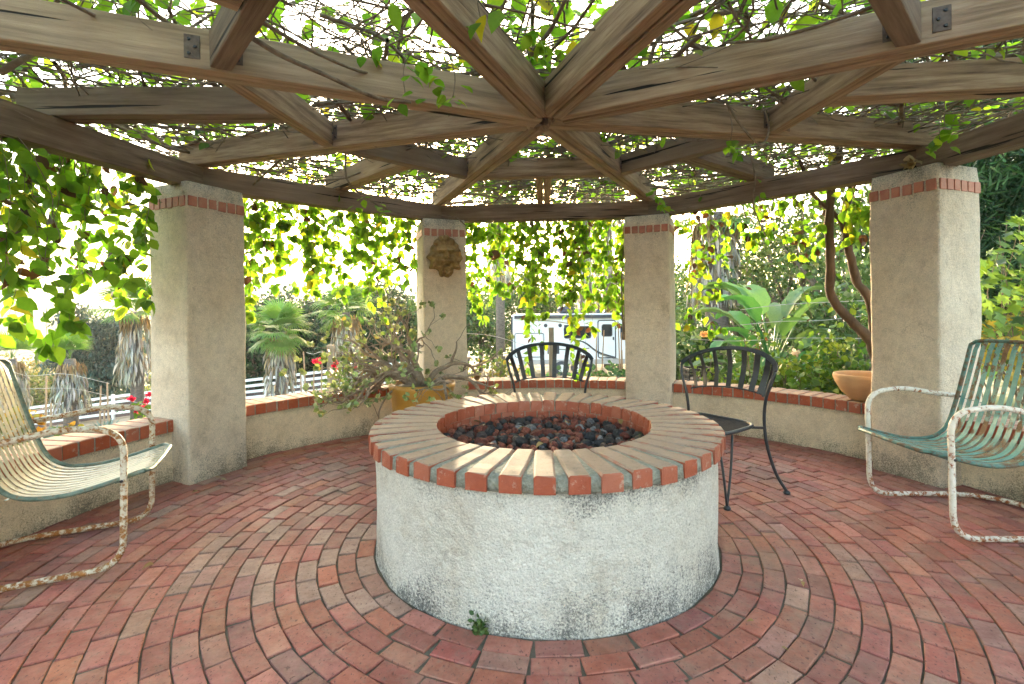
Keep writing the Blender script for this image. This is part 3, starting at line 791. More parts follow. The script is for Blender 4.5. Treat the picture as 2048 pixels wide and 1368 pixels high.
# ------------------------------------------------------------------ potted succulent
POT = simple('amber_glaze', (.38, .17, .025), (.46, .25, .05), 4, .35, .15, 40, spec=.5)
PC = Vector((-1.20, 2.26, 0))
m = MB().lathe([(.0, .0), (.22, .0), (.25, .03), (.30, .3), (.315, .5), (.335, .56), (.34, .60), (.325, .615), (.305, .61), (.295, .56), (.0, .55)], 64, wob=lambda q, z: 1 + .018 * abs(math.sin(q * 5)) * (1 if z > .02 else 0))
o = m.build('flower_pot', POT, smooth=True); o.location = PC
tag(o, 'amber glazed fluted pot holding the branching succulent', 'pot')
root = thing('jade_plant', 'sprawling jade plant with bare twisted branches and round leaves', 'plant', PC + Vector((0, 0, .55)))
JB = simple('succulent_bark', (.15, .105, .075), (.33, .265, .205), 22, .85, .7, 60)
JLEAF = m_leaf('succulent_leaf', .18, .5, 1.2)
MB().lathe([(.0, .02), (.2, .02), (.30, .0)][::-1], 24, PC + Vector((0, 0, .575))).build('potting_soil', BED, root, root)
JP, JX, JS, JT = [], [], [], []
def jleaf(p, d):
    for _ in range(R.randint(4, 8)):
        q = Vector((d.x + U(-1, 1), d.y + U(-1, 1), d.z + U(-.6, 1.0)))
        JP.append(p + Vector((U(-1, 1), U(-1, 1), U(-1, 1))) * .024); JX.append(q.normalized()); JS.append(U(.034, .064))
def jbranch(p, d, rad, n, lvl, m, droop):
    pts = [p.copy()]; rs = [rad]
    for i in range(n):
        d = (d + Vector((U(-.42, .42), U(-.42, .42), U(-.30, .30) - droop * .10 * i + (.20 if i > n * .6 else 0)))).normalized()
        p = p + d * (.078 if lvl == 0 else .054) * U(.8, 1.25)
        if p.z < .50 and droop < 1.3: d.z = abs(d.z) * .6; p.z = max(p.z, .46)
        p.y = min(p.y, 2.62 if p.x > -1.45 and p.x < -.82 else 2.9)
        pts.append(p.copy()); rs.append(rad * (1 - .62 * (i + 1) / n))
        if lvl < 2 and i >= n * .3 and R.random() < (.82 if lvl == 0 else .62):
            jbranch(p.copy(), (d + Vector((U(-1, 1), U(-1, 1), U(-.7, 1.0))) * .95).normalized(), rs[-1] * .72, R.randint(4, 7), lvl + 1, m, droop * .5)
    m.tube(smooth_path(pts, 3), list(np.interp(np.linspace(0, len(rs) - 1, (len(pts) - 1) * 3 + 1), range(len(rs)), rs)), 6)
    if R.random() < (.85, .72, .62)[lvl]: jleaf(p, d)
mains = [((-.8, -.25, .8), .034, 9, .6), ((-.9, -.05, .75), .036, 10, .5), ((-.8, -.35, .7), .03, 9, .6), ((-.65, .25, .90), .034, 10, .3), ((-.7, -.2, .95), .032, 10, .4),
         ((-.5, .05, 1.0), .034, 11, .3), ((-.35, -.2, 1.1), .03, 9, .3), ((.05, -.05, 1.1), .045, 8, .1), ((.45, -.15, .9), .036, 9, .5), ((.75, -.1, .6), .032, 9, .6), ((.7, -.4, .35), .026, 7, .9),
         ((-.6, -.5, .8), .026, 8, .5), ((-.35, -.8, .45), .016, 7, 1.5), ((-.75, -.4, .9), .026, 9, .5), ((.25, -.7, .4), .016, 7, 1.4), ((-.85, -.1, .8), .03, 11, .5), ((-.6, .2, .9), .028, 12, .4), ((-.7, .1, .85), .03, 10, .5), ((-.15, -.3, 1.1), .028, 10, .2), ((-.85, .15, .65), .03, 10, .5)]
for d, rad, n, dr in mains:
    m = MB(); d = Vector(d).normalized()
    jbranch(PC + Vector((d.x * .12, d.y * .12, .57)), d, rad, n, 0, m, dr)
    m.build('branch', JB, root, root, True)
JN = rand_dirs(len(JP), .6); JT = palette(len(JP), [(.20, .27, .10), (.27, .33, .14), (.36, .39, .22), (.14, .20, .08), (.34, .28, .08)], [4, 4, 2, 2, .5])
me = cloud_mesh('leaves', JP, JX, JN, JS, JT, ROUND); tag(link('leaves', me, JLEAF, root, root), kind='stuff')
# ------------------------------------------------------------------ climbing vine on the pergola
VC = [(.105, .20, .022), (.145, .25, .026), (.185, .28, .03), (.26, .30, .03), (.40, .31, .028), (.075, .155, .02)]
VW = [4, 5.5, 4, 1.2, .35, 1.4]
DRYC = [(.34, .22, .09), (.25, .12, .05), (.42, .34, .20)]
def vine_leaf_meshes(name, cols, n):
    out = []
    for i in range(n):
        T = palette(1, cols, VW[:len(cols)], .2); a = U(-.3, .3)
        tv, tf = OVATE; tv = tv.copy(); tv[:, 2] += -.28 * U(.2, 1) * tv[:, 0] ** 2 + U(-.1, .25) * np.abs(tv[:, 1]); tv[:, 1] *= U(.8, 1.1)
        out.append(cloud_mesh(name, [(0, 0, 0)], [(1, 0, 0)], [(0, 0, 1)], [1], T, (tv, tf)))
    return out
VLM = vine_leaf_meshes('leaf', VC, 22)
def place_leaf(me, p, x, n, s, root):
    x = Vector(x).normalized(); y = Vector(n).cross(x)
    y = y.normalized() if y.length > 1e-6 else x.orthogonal().normalized()
    z = x.cross(y)
    o = link('leaf', me, LEAF, root, root)
    o.matrix_basis = Matrix.Translation(p) @ Matrix((x, y, z)).transposed().to_4x4() @ Matrix.Diagonal((s, s, s, 1)); return o
def split_leaves(root, Ls, nparts):
    """Ls: list of (p, x, n, s); the ones that show largest become parts, the rest one mass"""
    def score(l):
        px = project(l[0]); return l[3] / px[2] if (-20 < px[0] < 2070 and -20 < px[1] < 1300 and px[2] > .2) else 0
    Ls = sorted(Ls, key=lambda l: -score(l))
    for p, x, n, s in Ls[:nparts]: place_leaf(R.choice(VLM), p, x, n, s, root)
    r = Ls[nparts:]
    if r:
        me = cloud_mesh('foliage', [tuple(l[0]) for l in r], [tuple(l[1]) for l in r], [tuple(l[2]) for l in r], [l[3] for l in r], palette(len(r), VC, VW), OVATE)
        tag(link('foliage', me, LEAF, root, root), kind='stuff')

vine = thing('climbing_vine', 'climbing vine with two bare brown stems spreading over the pergola roof', 'vine', (3.45, 2.3, -.07))
D1, D2 = 4.72, 4.85
stem1 = [Vector((3.62, 2.25, -.1)), Vector((3.50, 2.15, .55)), at(1740, 685, D2), at(1700, 640, D2), at(1662, 592, D2), at(1660, 520, D1), at(1657, 440, D1), at(1664, 360, D1), at(1678, 290, D1 - .1), at(1650, 235, D1 - .25)]
stem2 = [Vector((3.66, 2.35, -.1)), Vector((3.52, 2.25, .7)), at(1740, 610, D2), at(1712, 560, D2), at(1695, 490, D1), at(1688, 440, D1), at(1700, 385, D1), at(1722, 330, D1), at(1755, 280, D1 - .1), at(1800, 230, D1 - .3)]
fork = [at(1690, 455, D1), at(1665, 425, D1), at(1632, 398, D1), at(1612, 360, D1 - .1), at(1600, 320, D1 - .2)]
for pts, r0, r1 in ((stem1, .050, .032), (stem2, .044, .027), (fork, .024, .013)):
    q = smooth_path(pts, 5)
    q = [p + Vector((U(-.006, .006), U(-.006, .006), 0)) for p in q]
    MB().tube(q, [(r0 + (r1 - r0) * i / len(q)) * U(.92, 1.1) for i in range(len(q))], 10).build('stem', BARK, vine, vine, True)

def twig_path(p, d, n, step, curl=.25, zpull=None):
    pts = [p.copy()]; d = d.normalized(); turn = U(-curl, curl)
    for i in range(n):
        d = (Matrix.Rotation(turn * .5 + U(-curl, curl) * .6, 3, 'Z') @ d); d.z += U(-.16, .16)
        if zpull is not None: d.z += (zpull - p.z) * .8
        d.normalize(); p = p + d * step; pts.append(p.copy())
    return pts
ROOFZ = lambda r, y=9: HT + .24 + .06 * min(1, r / 3) - .13 * max(0, min(1, (.3 - y) / 3.2))
tm_, nt_ = MB(), 0
Lroof = []
def leaf_at(p, spread=.5, down=.2, s=None):
    x = Vector((U(-1, 1), U(-1, 1), U(-1, .7) - down)); n_ = Vector((U(-.8, .8), U(-.8, .8), 1)); return (p, x.normalized(), n_, s or U(.066, .125))
for i in range(4200):
    r = 4.0 * math.sqrt(R.random()); a = U(0, 2 * PI); p = polar((0, 0), r, a, 0); p.z = ROOFZ(r, p.y) + R.random() ** 1.7 * .34
    if p.y < -.4 and R.random() < .66: continue
    thick = R.random() < .10
    a2 = U(0, 2 * PI)
    pts = twig_path(p, Vector((math.cos(a2), math.sin(a2), 0)), R.randint(5, 9), U(.12, .22), .3, p.z + U(-.02, .08))
    r0 = U(.008, .016) if thick else U(.003, .0078)
    keep = [q for q in pts if math.hypot(q.x, q.y) < 4.25]
    if len(keep) < 3: continue
    tm_.tube(keep, [r0 * (1 - .55 * j / len(keep)) for j in range(len(keep))], 5 if thick else 4, False)
    if not thick:
        for q in keep[1:]:
            if R.random() < .22:
                q2 = q + Vector((U(-.05, .05), U(-.05, .05), U(.0, .14)))
                if math.hypot(q2.x, q2.y) < 4.2: Lroof.append(leaf_at(q2, down=0))
for i in range(8000):                                               # leafy upper layer
    r = 4.15 * math.sqrt(R.random()); p = polar((0, 0), r, U(0, 2 * PI), 0)
    if p.y > .2 and R.random() < .45: continue
    p.z = ROOFZ(r, p.y) + U(.16, .52); 
    if math.sin(p.x * 2.1 + 1.3) + math.sin(p.y * 2.7 + p.x) + U(-1, 1) > -.9: Lroof.append(leaf_at(p, down=.1))
tag(tm_.build('twig_tangle', TWIG, vine, vine, True), kind='stuff')
# long woody runners lying across the beams and hanging loops
runs = [[at(480, 60, 2.0), at(560, 110, 2.1), at(650, 150, 2.2), at(750, 195, 2.35), at(820, 205, 2.5)],
        [at(500, 30, 1.9), at(640, 110, 2.2), at(760, 150, 2.5), at(900, 135, 2.8)],
        [at(1200, 262, 3.0), at(1330, 272, 3.2), at(1440, 270, 3.4), at(1560, 245, 3.6)],
        [at(1640, 5, 2.3), at(1720, 40, 2.4), at(1800, 55, 2.4), at(1890, 30, 2.4), at(1905, 0, 2.4)],
        [at(1450, 200, 2.9), at(1480, 250, 2.9), at(1520, 290, 2.95), at(1537, 260, 3.), at(1530, 220, 3.)],
        [at(0, 145, 2.1), at(60, 110, 2.2), at(130, 80, 2.4), at(220, 40, 2.6)],
        [at(240, 70, 2.1), at(330, 80, 2.4), at(420, 30, 2.6), at(470, -10, 2.6)],
        [at(20, 190, 3.0), at(150, 235, 3.1), at(330, 195, 3.2), at(430, 160, 3.3)],
        [at(690, 300, 4.4), at(700, 370, 4.5), at(790, 425, 4.7), at(900, 432, 5.0), at(932, 452, 5.2)],
        [at(1500, 305, 4.2), at(1510, 360, 4.2), at(1505, 410, 4.3), at(1530, 470, 4.6)],
        [at(1250, 600, 5.75), at(1247, 680, 5.75), at(1243, 560, 5.8), at(1250, 470, 5.9), at(1262, 430, 5.9)],
        [at(1060, 110, 2.3), at(1100, 60, 2.2), at(1130, 0, 2.0)], [at(1400, 70, 2.3), at(1300, 150, 2.7), at(1330, 60, 2.6), at(1480, 20, 2.4)],
        [at(1380, 90, 2.6), at(1500, 110, 2.8), at(1640, 90, 2.9)], [at(640, 30, 2.2), at(760, 75, 2.5), at(820, 130, 2.7)]]
for q in runs:
    q = smooth_path(q, 6); r0 = U(.008, .016)
    MB().tube(q, [r0 * (1 - .4 * j / len(q)) for j in range(len(q))], 6).build('runner', TWIG, vine, vine, True)
# sprigs drooping below the beams
for px, py, D, k in ((850, 165, 2.3, 11), (905, 195, 2.3, 7), (1490, 130, 2.5, 8), (1460, 285, 2.9, 7), (1890, 265, 3.2, 10), (1310, 390, 4.9, 10), (1330, 415, 4.9, 8), (965, 55, 1.9, 4), (1065, 75, 2.2, 10), (1100, 130, 2.5, 8), (810, 190, 2.3, 5), (745, 110, 2.4, 4), (2040, 110, 2.0, 3), (1880, 290, 3.2, 7), (760, 420, 4.6, 8), (720, 405, 4.6, 6)):
    c = at(px, py, D)
    for _ in range(k):
        p = c + Vector((U(-.07, .07), U(-.07, .07), U(-.06, .06))); Lroof.append((p, Vector((U(-1, 1), U(-1, 1), U(-.9, .2))).normalized(), Vector((U(-.5, .5), U(-.9, .2), 1)), U(.06, .10)))
    MB().tube(smooth_path([c + Vector((U(-.03, .03), 0, .22)), c + Vector((U(-.02, .02), 0, .1)), c], 4), .0028, 5).build('sprig', TWIG, vine, vine)
split_leaves(vine, Lroof, 300)

def in_pillar(p, h=.30):
    for a in ANG.values():
        c, s = math.cos(a), math.sin(a); u_, v_ = p[0] * c + p[1] * s - OCT_R, -p[0] * s + p[1] * c
        if abs(u_) < h and abs(v_) < h or (-.75 < u_ <= 0 and abs(v_) < h): return True
    return False
# ---- hanging curtains of vine between the pillars
def curtain(k0, k1, contour, nst, label, dens=.6, f0=.06, f1=.94, brown=.05, nparts=170, extra_twigs=10, reach=1., longs=()):
    a0, a1 = ANG[k0 % 8], ANG[k1 % 8]
    p0, p1 = polar((0, 0), OCT_R + .12, a0), polar((0, 0), OCT_R + .12, a1); out = ((p0 + p1) / 2).normalized()
    root = thing('hanging_vine', label, 'vine', (p0 + p1) / 2 + Vector((0, 0, HT)), 0, 'leafy vine curtains hanging from the pergola edge')
    m = MB(); Ls = []
    fs_ = [f0 + (f1 - f0) * (i + R.random()) / nst for i in range(nst)]
    lf = [min((abs(project(p0.lerp(p1, q / 300) + out * .17)[0] - lx), q / 300) for q in range(301))[1] for lx, ly in longs]
    for i, f in enumerate(fs_ + lf):
        lg = i - nst
        b = p0.lerp(p1, f) + out * U(.0, .34); b.z = HT + U(.0, .32)
        px = project(b)
        if px[2] < .6 or px[0] < -420 or px[0] > 2500: continue
        ylow = np.interp(px[0], [c[0] for c in contour], [c[1] for c in contour])
        zlow = at(px[0], ylow, px[2]).z
        L = (b.z - zlow) * (U(.22, .85) if R.random() < .62 else U(.85, 1.02)) * reach
        if lg >= 0: L = b.z - at(px[0], longs[lg][1], px[2]).z
        if L < .12: continue
        n = max(3, int(L / .085)); pts = [b]; d = Vector((U(-.6, .6), U(-.6, .6), -1)); p = b.copy()
        for j in range(n):
            d = (d + Vector((U(-.32, .32), U(-.32, .32), -.28 if lg < 0 else -.7))).normalized(); p = p + d * (L / n); pts.append(p.copy())
        if any(in_pillar(q, .28) for q in pts): continue
        m.tube(smooth_path(pts, 2), [.0035 * (1 - .6 * j / (2 * n)) for j in range(2 * n + 1)], 4, False)
        for j in range(1, n + 1):
            if R.random() < (dens if lg < 0 else .95):
                for s in (-1, 1):
                    if R.random() < .85:
                        q = pts[j] + Vector((U(-.03, .03), U(-.03, .03), U(-.03, .03)))
                        x = Vector((s * U(.1, 1), U(-.7, .7), U(-1.3, -.05))); Ls.append((q, x.normalized(), Vector((U(-.7, .7), U(-1, .4), U(0, 1))), U(.07, .122)))
        if R.random() < .9:
            for _ in range(R.randint(2, 5)): Ls.append((p + Vector((U(-.02, .02), U(-.02, .02), U(-.02, .02))), Vector((U(-.7, .7), U(-.7, .7), U(-1.2, -.3))).normalized(), Vector((U(-.7, .7), U(-1, .3), U(0, .8))), U(.075, .13)))
    for i in range(extra_twigs):
        f = U(f0, f1); b = p0.lerp(p1, f) + out * U(.05, .4); b.z = HT + U(-.1, .25)
        pts = twig_path(b, Vector((U(-1, 1), U(-.3, .3), U(-.6, .1))), R.randint(5, 10), U(.07, .12), .35)
        if any(in_pillar(q, .27) for q in pts): continue
        m.tube(pts, [.004 * (1 - .5 * j / len(pts)) for j in range(len(pts))], 4, False)
        for q in pts[2:]:
            if R.random() < .25: Ls.append((q, Vector((U(-1, 1), U(-1, 1), U(-1, 0))).normalized(), Vector((U(-.7, .7), U(-1, .3), .6)), U(.06, .10)))
    tag(m.build('vine_strands', TWIG, root, root, True), kind='stuff')
    # a few withered brown leaves
    nb = int(len(Ls) * brown); R.shuffle(Ls); br, Ls = Ls[:nb], Ls[nb:]
    if br:
        me = cloud_mesh('withered_leaves', [tuple(l[0]) for l in br], [tuple(l[1]) for l in br], [tuple(l[2]) for l in br], [l[3] * .9 for l in br], palette(nb, [(.13, .06, .03), (.09, .05, .03), (.20, .085, .03)], [3, 2, 1]), OVATE)
        tag(link('withered_leaves', me, WITHER, root, root), kind='stuff')
    split_leaves(root, Ls, nparts)
curtain(4, 3, [(-400, 640), (0, 705), (60, 690), (120, 600), (160, 575), (215, 560), (260, 610), (300, 655)], 105, 'leafy vine curtain with yellowing leaves hanging over the pale green chair', .72, .03, .88, .07, 200, 24)
curtain(3, 2, [(480, 650), (505, 625), (530, 520), (570, 520), (600, 560), (640, 600), (690, 590), (720, 540), (755, 610), (800, 560), (850, 500)], 100, 'leafy vine curtain hanging between the mask pillar and the pale pillar', .66, .09, .91, .05, 150, 24, longs=[(505, 630), (512, 600), (690, 600), (745, 610), (760, 640), (640, 590)])
curtain(2, 1, [(925, 560), (955, 630), (1000, 590), (1045, 600), (1062, 640), (1073, 748), (1086, 640), (1100, 600), (1140, 600), (1155, 660), (1163, 750), (1173, 650), (1190, 620), (1220, 650), (1250, 620)], 110, 'leafy vine curtain hanging in front of the white trailer', .72, .09, .91, .06, 150, 22, longs=[(1068, 700), (1075, 745), (1080, 690), (1160, 740), (1167, 755), (960, 640), (970, 620), (1225, 650)])
curtain(1, 0, [(1350, 650), (1385, 690), (1425, 640), (1450, 520), (1520, 500), (1570, 520), (1640, 500), (1700, 520), (1745, 480)], 46, 'thin vine curtain with twigs hanging beside the two bare vine stems', .5, .03, .9, .16, 110, 40)
DRY = vine_leaf_meshes('dry_leaf', DRYC, 6)
# leaf litter caught on the pillar top
for (cx_, cy_, k) in ((1850, 315, 12),):
    for j in range(k):
        p = at(cx_ + U(-55, 60), cy_ + U(-8, 22), 3.72 + U(-.05, .05))
        o = link('dead_leaf', R.choice(DRY), WITHER); 
        o.matrix_basis = Matrix.Translation((p.x, p.y, HT + .015 + U(0, .03))) @ Matrix.Rotation(U(0, 6.3), 4, 'Z') @ Matrix.Rotation(U(-.6, .6), 4, 'X') @ Matrix.Diagonal((.08, .08, .12, 1))
        tag(o, 'curled dead leaf caught on top of the pillar by the bowl', 'leaf', 'dead leaves caught on the pillar top')
# ------------------------------------------------------------------ garden and distance
def gz(px, D):
    p = at(px, 700, D); return Vector((p.x, p.y, terrain(p.x, p.y)))
def crown_cloud(c, rad, ncl, per, size, cols, wts, tm=RHOMB, flat=.3, hollow=.35, clump=.28, droop=0.):
    c = np.array(c); rad = np.array(rad)
    d = rand_dirs(ncl); rr = NR.uniform(hollow, 1, (ncl, 1)) ** .6
    wob = 1 + .22 * np.sin(d[:, :1] * 5 + d[:, 2:] * 4 + c[0]) + NR.uniform(-.12, .12, (ncl, 1))
    cc = c + d * rad * rr * wob
    base = palette(ncl, cols, wts, .3)
    P = np.repeat(cc, per, 0) + NR.normal(size=(ncl * per, 3)) * clump * rad.mean() * np.array([1, 1, .75]) * .55
    T = np.repeat(base, per, 0) * (1 + NR.uniform(-.2, .2, (ncl * per, 1)))
    X = rand_dirs(ncl * per, -droop); N = rand_dirs(ncl * per, .5)
    S = size * NR.uniform(.6, 1.35, ncl * per)
    return P, X, N, S, T, cc
BARK2 = simple('tree_bark', (.10, .075, .055), (.22, .18, .14), 6, .9, .8, 30, vs=(1, 1, .3))
def tree(name, label, cat, base, height, rad, ncl, per, size, cols, wts, tm=RHOMB, trunk=.12, droop=0., group=None, zc=None, clump=.28, hollow=.35):
    base = Vector(base); root = thing(name, label, cat, base, 0, group)
    c = base + Vector((0, 0, zc if zc is not None else height - rad[2]))
    P, X, N, S, T, cc = crown_cloud(c, rad, ncl, per, size, cols, wts, tm, clump=clump, droop=droop, hollow=hollow)
    low = P[:, 2] < base.z + .03; P[low, 2] = base.z + NR.uniform(.03, .3, low.sum())
    m = MB(); fork = base + Vector((U(-.1, .1), U(-.1, .1), max(.15, (c.z - base.z) * .5)))
    m.tube(smooth_path([base - Vector((0, 0, .1)), base.lerp(fork, .5) + Vector((U(-.05, .05), 0, 0)), fork], 4), [trunk * (1.2 - .05 * i) for i in range(9)], 8)
    for q in cc[:: max(1, len(cc) // 16)]:
        q = Vector(q); mid = fork.lerp(q, .5) + Vector((U(-.1, .1), U(-.1, .1), U(0, .12))) * rad[0]
        m.tube(smooth_path([fork, mid, q], 4), [trunk * (.6 - .055 * i) for i in range(9)], 5)
    m.build('trunk', BARK2, root, root, True)
    me = cloud_mesh('crown', P, X, N, S, T, tm); tag(link('crown', me, LEAFN, root, root), kind='stuff')
    return root
GD = [(.016, .05, .018), (.024, .065, .022), (.04, .085, .025), (.012, .035, .015)]; GW = [3, 3, 2, 2]
GM = [(.06, .12, .03), (.09, .15, .03), (.05, .10, .035), (.12, .17, .04)]
ET = ['dark green tree behind the fence, its edge touching the pale pillar', 'dark green tree directly behind the full-crowned fan palm', 'low dark green tree filling the gap between the two green fan palms',
      'dark green tree behind the weathered post and tattered palm', 'short dark green tree behind the outer jade plant branches', 'tall dark green tree rising over the jade plant beside the mask pillar', 'dark green tree mostly hidden by the pale pillar']
GT = ['green tree behind the slim tall palm trunk near the mask pillar', 'tall green tree rising over the cargo door end of the trailer', 'green tree rising over the roof air conditioner of the trailer',
      'broad green tree behind the thick shaggy palm and tan pillar', 'green tree just past the far end of the trailer', 'green tree mostly hidden by the mask pillar']
FT = ['airy green tree beside the big shaggy palm trunk', 'airy green tree rising right over the giant paddle leaves', 'airy green tree directly behind the two bare vine stems',
      'airy green tree showing between the vine stems and the bowl pillar', 'airy green tree next to the tan pillar, behind the peach rose', 'tall airy tree farthest behind the giant paddle leaves', 'airy green tree mostly hidden by the pillar with the bowl']
# dark evergreen trees behind the fence, seen between the pale pillar and the mask pillar
for i, (px, D, h, r) in enumerate(((505, 28, 6.3, 2.2), (560, 31, 6.2, 2.3), (615, 29, 5.4, 1.9), (665, 31, 5.9, 2.1), (718, 27, 5.0, 2.0), (770, 30, 6.4, 2.4), (455, 30, 5.6, 2.1))):
    tree('evergreen_tree', ET[i], 'tree', gz(px, D), h, (r, r, h * .47), 150, 34, .30, GD, GW, group='dark green trees behind the white fence', clump=.24)
tree('pepper_tree', 'blue-green drooping tree behind the white fence near the small palms', 'tree', gz(205, 29), 6.7, (2.3, 1.8, 2.9), 300, 46, .34, [(.045, .085, .07), (.07, .115, .10), (.03, .06, .05), (.10, .12, .08)], [3, 3, 2, 1], tmpl_rhomb(.13), droop=.9, trunk=.2, clump=.22)
for i, (px, D, h, r) in enumerate(((30, 40, 4.0, 2.6), (95, 34, 3.4, 2.2), (-60, 36, 4.5, 2.8), (125, 50, 4.4, 3.0))):
    tree('scrub_bush', ['olive scrub bush on the slope behind the small palm tuft', 'olive scrub bush on the slope between the two small palms', 'tall scrub bush behind the backrest of the pale green chair', 'farthest ochre scrub bush, beside the blue-green tree'][i], 'bush', gz(px, D), h, (r, r, h * .55), 90, 34, .26, [(.12, .14, .04), (.20, .17, .05), (.08, .11, .04), (.26, .18, .06)], [3, 2, 2, 1], group='scrub bushes beyond the fence')
# trees over and behind the trailer
for i, (px, D, h, r) in enumerate(((960, 30, 6.0, 2.3), (1040, 33, 6.8, 2.4), (1110, 34, 6.0, 2.2), (1260, 33, 6.5, 2.6), (1330, 30, 6.4, 2.4), (900, 27, 5.2, 2.0))):
    tree('garden_tree', GT[i], 'tree', gz(px, D), h, (r, r, h * .44), 110, 34, .26, GM, [3, 2, 3, 1], group='leafy trees behind the trailer')
tree('autumn_bush', 'orange-yellow bush growing at the end of the trailer roof', 'bush', gz(1238, 26), 4.2, (1.4, 1.0, 1.4), 60, 30, .15, [(.32, .17, .03), (.38, .25, .04), (.20, .17, .04)], [3, 2, 2])
# leafy trees behind the banana-like plant
for i, (px, D, h, r) in enumerate(((1480, 17, 5.2, 1.9), (1590, 13, 5.6, 1.9), (1660, 11, 5.0, 1.7), (1730, 14, 6.0, 2.2), (1400, 22, 5.0, 2.2), (1560, 20, 6.4, 2.4), (1830, 13, 6, 2.2))):
    tree('fruit_tree', FT[i], 'tree', gz(px, D), h, (r, r, h * .42), 120, 24, .15, [(.08, .14, .04), (.13, .19, .06), (.05, .10, .03), (.19, .23, .11)], [3, 3, 2, 1], group='airy trees behind the paddle-leaved plant', clump=.22)
tree('pine_tree', 'dark green fine-needled pine behind the turquoise chair', 'tree', gz(2065, 8.5), 7.4, (2.4, 2.2, 3.2), 800, 110, .26, [(.03, .075, .03), (.05, .11, .035), (.02, .055, .025), (.09, .15, .04)], [3, 3, 2, 1], tmpl_needle(.055), trunk=.10, clump=.15, droop=-.5)

# ---- fan palms
PALMT = simple('palm_trunk', (.09, .075, .065), (.20, .175, .155), 12, .95, 1., 30, vs=(1, 1, 2.5))
SKIRT = m_leaf('dead_frond', .15, .1, 1.2)
def fan_mesh(sd):
    rr = random.Random(sd); m = MB(); n = 26
    m.strip([(0, 0, 0), (.35, 0, .05), (.62, 0, .02)], (0, 1, 0), [.03, .022, .016], .012)
    for k in range(n):
        a = (k - (n - 1) / 2) / (n - 1) * 2.9; L = (.72 + .28 * math.cos(a * .8)) * rr.uniform(.85, 1.05); d = Vector((math.cos(a), math.sin(a), 0)); s = Vector((-d.y, d.x, 0)); c = Vector((.60, 0, .02))
        z = .05 if k % 2 else 0
        w1 = .036; dr = -.16 - .22 * abs(a) / 1.45
        p = [c + d * .04, c + d * L * .45 + Vector((0, 0, z * .6)), c + d * L * .8 + Vector((0, 0, dr * .35)), c + d * L + Vector((0, 0, dr))]
        m.add([p[0], p[1] + s * w1, p[1] - s * w1, p[2] + s * w1 * .5, p[2] - s * w1 * .5, p[3]], [(0, 2, 1), (1, 2, 4, 3), (3, 4, 5)])
    me = bpy.data.meshes.new('frond'); me.from_pydata(m.v, [], m.f)
    ca = me.color_attributes.new('tint', 'FLOAT_COLOR', 'POINT'); c = (rr.uniform(.10, .17), rr.uniform(.21, .29), rr.uniform(.04, .06))
    for e in ca.data: e.color = (*c, 1)
    return me
FANS = [fan_mesh(i) for i in range(5)]
def fan_palm(px, D, ytop, ybot, sw0, sw1, nfr, fl, label, ysk=None, spread=1., tr=.16):
    b = gz(px, D); zt = at(px, ytop, D).z; b.z = min(b.z, at(px, ybot, D).z); zs = at(px, ysk, D).z if ysk else b.z + .05
    root = thing('fan_palm', label, 'palm tree', b, 0, 'fan palms with dead frond skirts')
    MB().tube([b - Vector((0, 0, .1)), b + Vector((.02, 0, (zt - b.z) * .5)), Vector((b.x, b.y, zt + .05))], [tr, tr * .9, tr * .7], 10).build('trunk', PALMT, root, root, True)
    n = 520; f = NR.random(n) ** .8; a = NR.uniform(0, 2 * PI, n); z = zs + (zt - zs) * f
    rad = tr * .75 + (sw1 + (sw0 - sw1) * f) * .5 * NR.uniform(.55, 1.05, n)
    P = np.stack([b.x + rad * np.cos(a) * .8, b.y + rad * np.sin(a) * .8, z], 1)
    X = np.stack([np.cos(a) * .22, np.sin(a) * .22, -np.ones(n)], 1) + NR.normal(size=(n, 3)) * .09; N = np.stack([np.cos(a), np.sin(a), .2 * np.ones(n)], 1) + NR.normal(size=(n, 3)) * .3
    T = palette(n, [(.40, .38, .36), (.30, .285, .27), (.46, .42, .37), (.36, .28, .19)], [4, 3, 2, 1], .3)
    T[f > .82] = palette(int((f > .82).sum()), [(.36, .25, .15), (.28, .19, .12)], [1, 1])
    S = np.minimum(NR.uniform(.3, .62, n) * max(.6, fl), (z - zs) + .12)
    me = cloud_mesh('dead_frond_skirt', P, X, N, S, T, tmpl_rhomb(.075)); tag(link('dead_frond_skirt', me, SKIRT, root, root), kind='stuff')
    for k in range(nfr):
        az = 2.4 * k + U(-.3, .3); el = (1.25 - 2.0 * spread * (k / nfr)) + U(-.12, .12)
        o = link('frond', FANS[k % 5], LEAFN, root, root); s = fl * U(.85, 1.1)
        o.matrix_basis = Matrix.Translation((b.x, b.y, zt + .04 + .1 * (1 - k / nfr))) @ Matrix.Rotation(az, 4, 'Z') @ Matrix.Rotation(-el, 4, 'Y') @ Matrix.Diagonal((s, s, s, 1))
    return root
fan_palm(560, 13.5, 668, 788, .62, .72, 24, .66, 'fan palm with a full green crown and thick grey skirt reaching the ground', spread=.98)
fan_palm(692, 14.5, 628, 790, .55, .85, 18, .72, 'fan palm with a tattered crown behind the wooden post and the jade plant', ysk=765, spread=.9)
fan_palm(139, 12.5, 722, 848, .35, .80, 8, .52, 'small fan palm with a tuft on top and a wide drooping grey skirt', ysk=822, spread=.3)
fan_palm(22, 13.5, 722, 850, .35, .75, 8, .55, 'small fan palm tuft behind the backrest of the pale green chair', ysk=815, spread=.35)
fan_palm(272, 13.0, 628, 815, .5, .85, 16, .7, 'tall fan palm with long grey skirt half hidden by the pale pillar', ysk=762, spread=.8)
fan_palm(1000, 16.0, 380, 765, .6, .75, 14, .95, 'slim tall palm trunk left of the trailer with a grey upper skirt', ysk=585, tr=.155)
fan_palm(1172, 27, 360, 700, 1.1, 1.4, 12, 1.5, 'tall palm with shaggy pale skirt standing behind the trailer door', ysk=635, tr=.36)
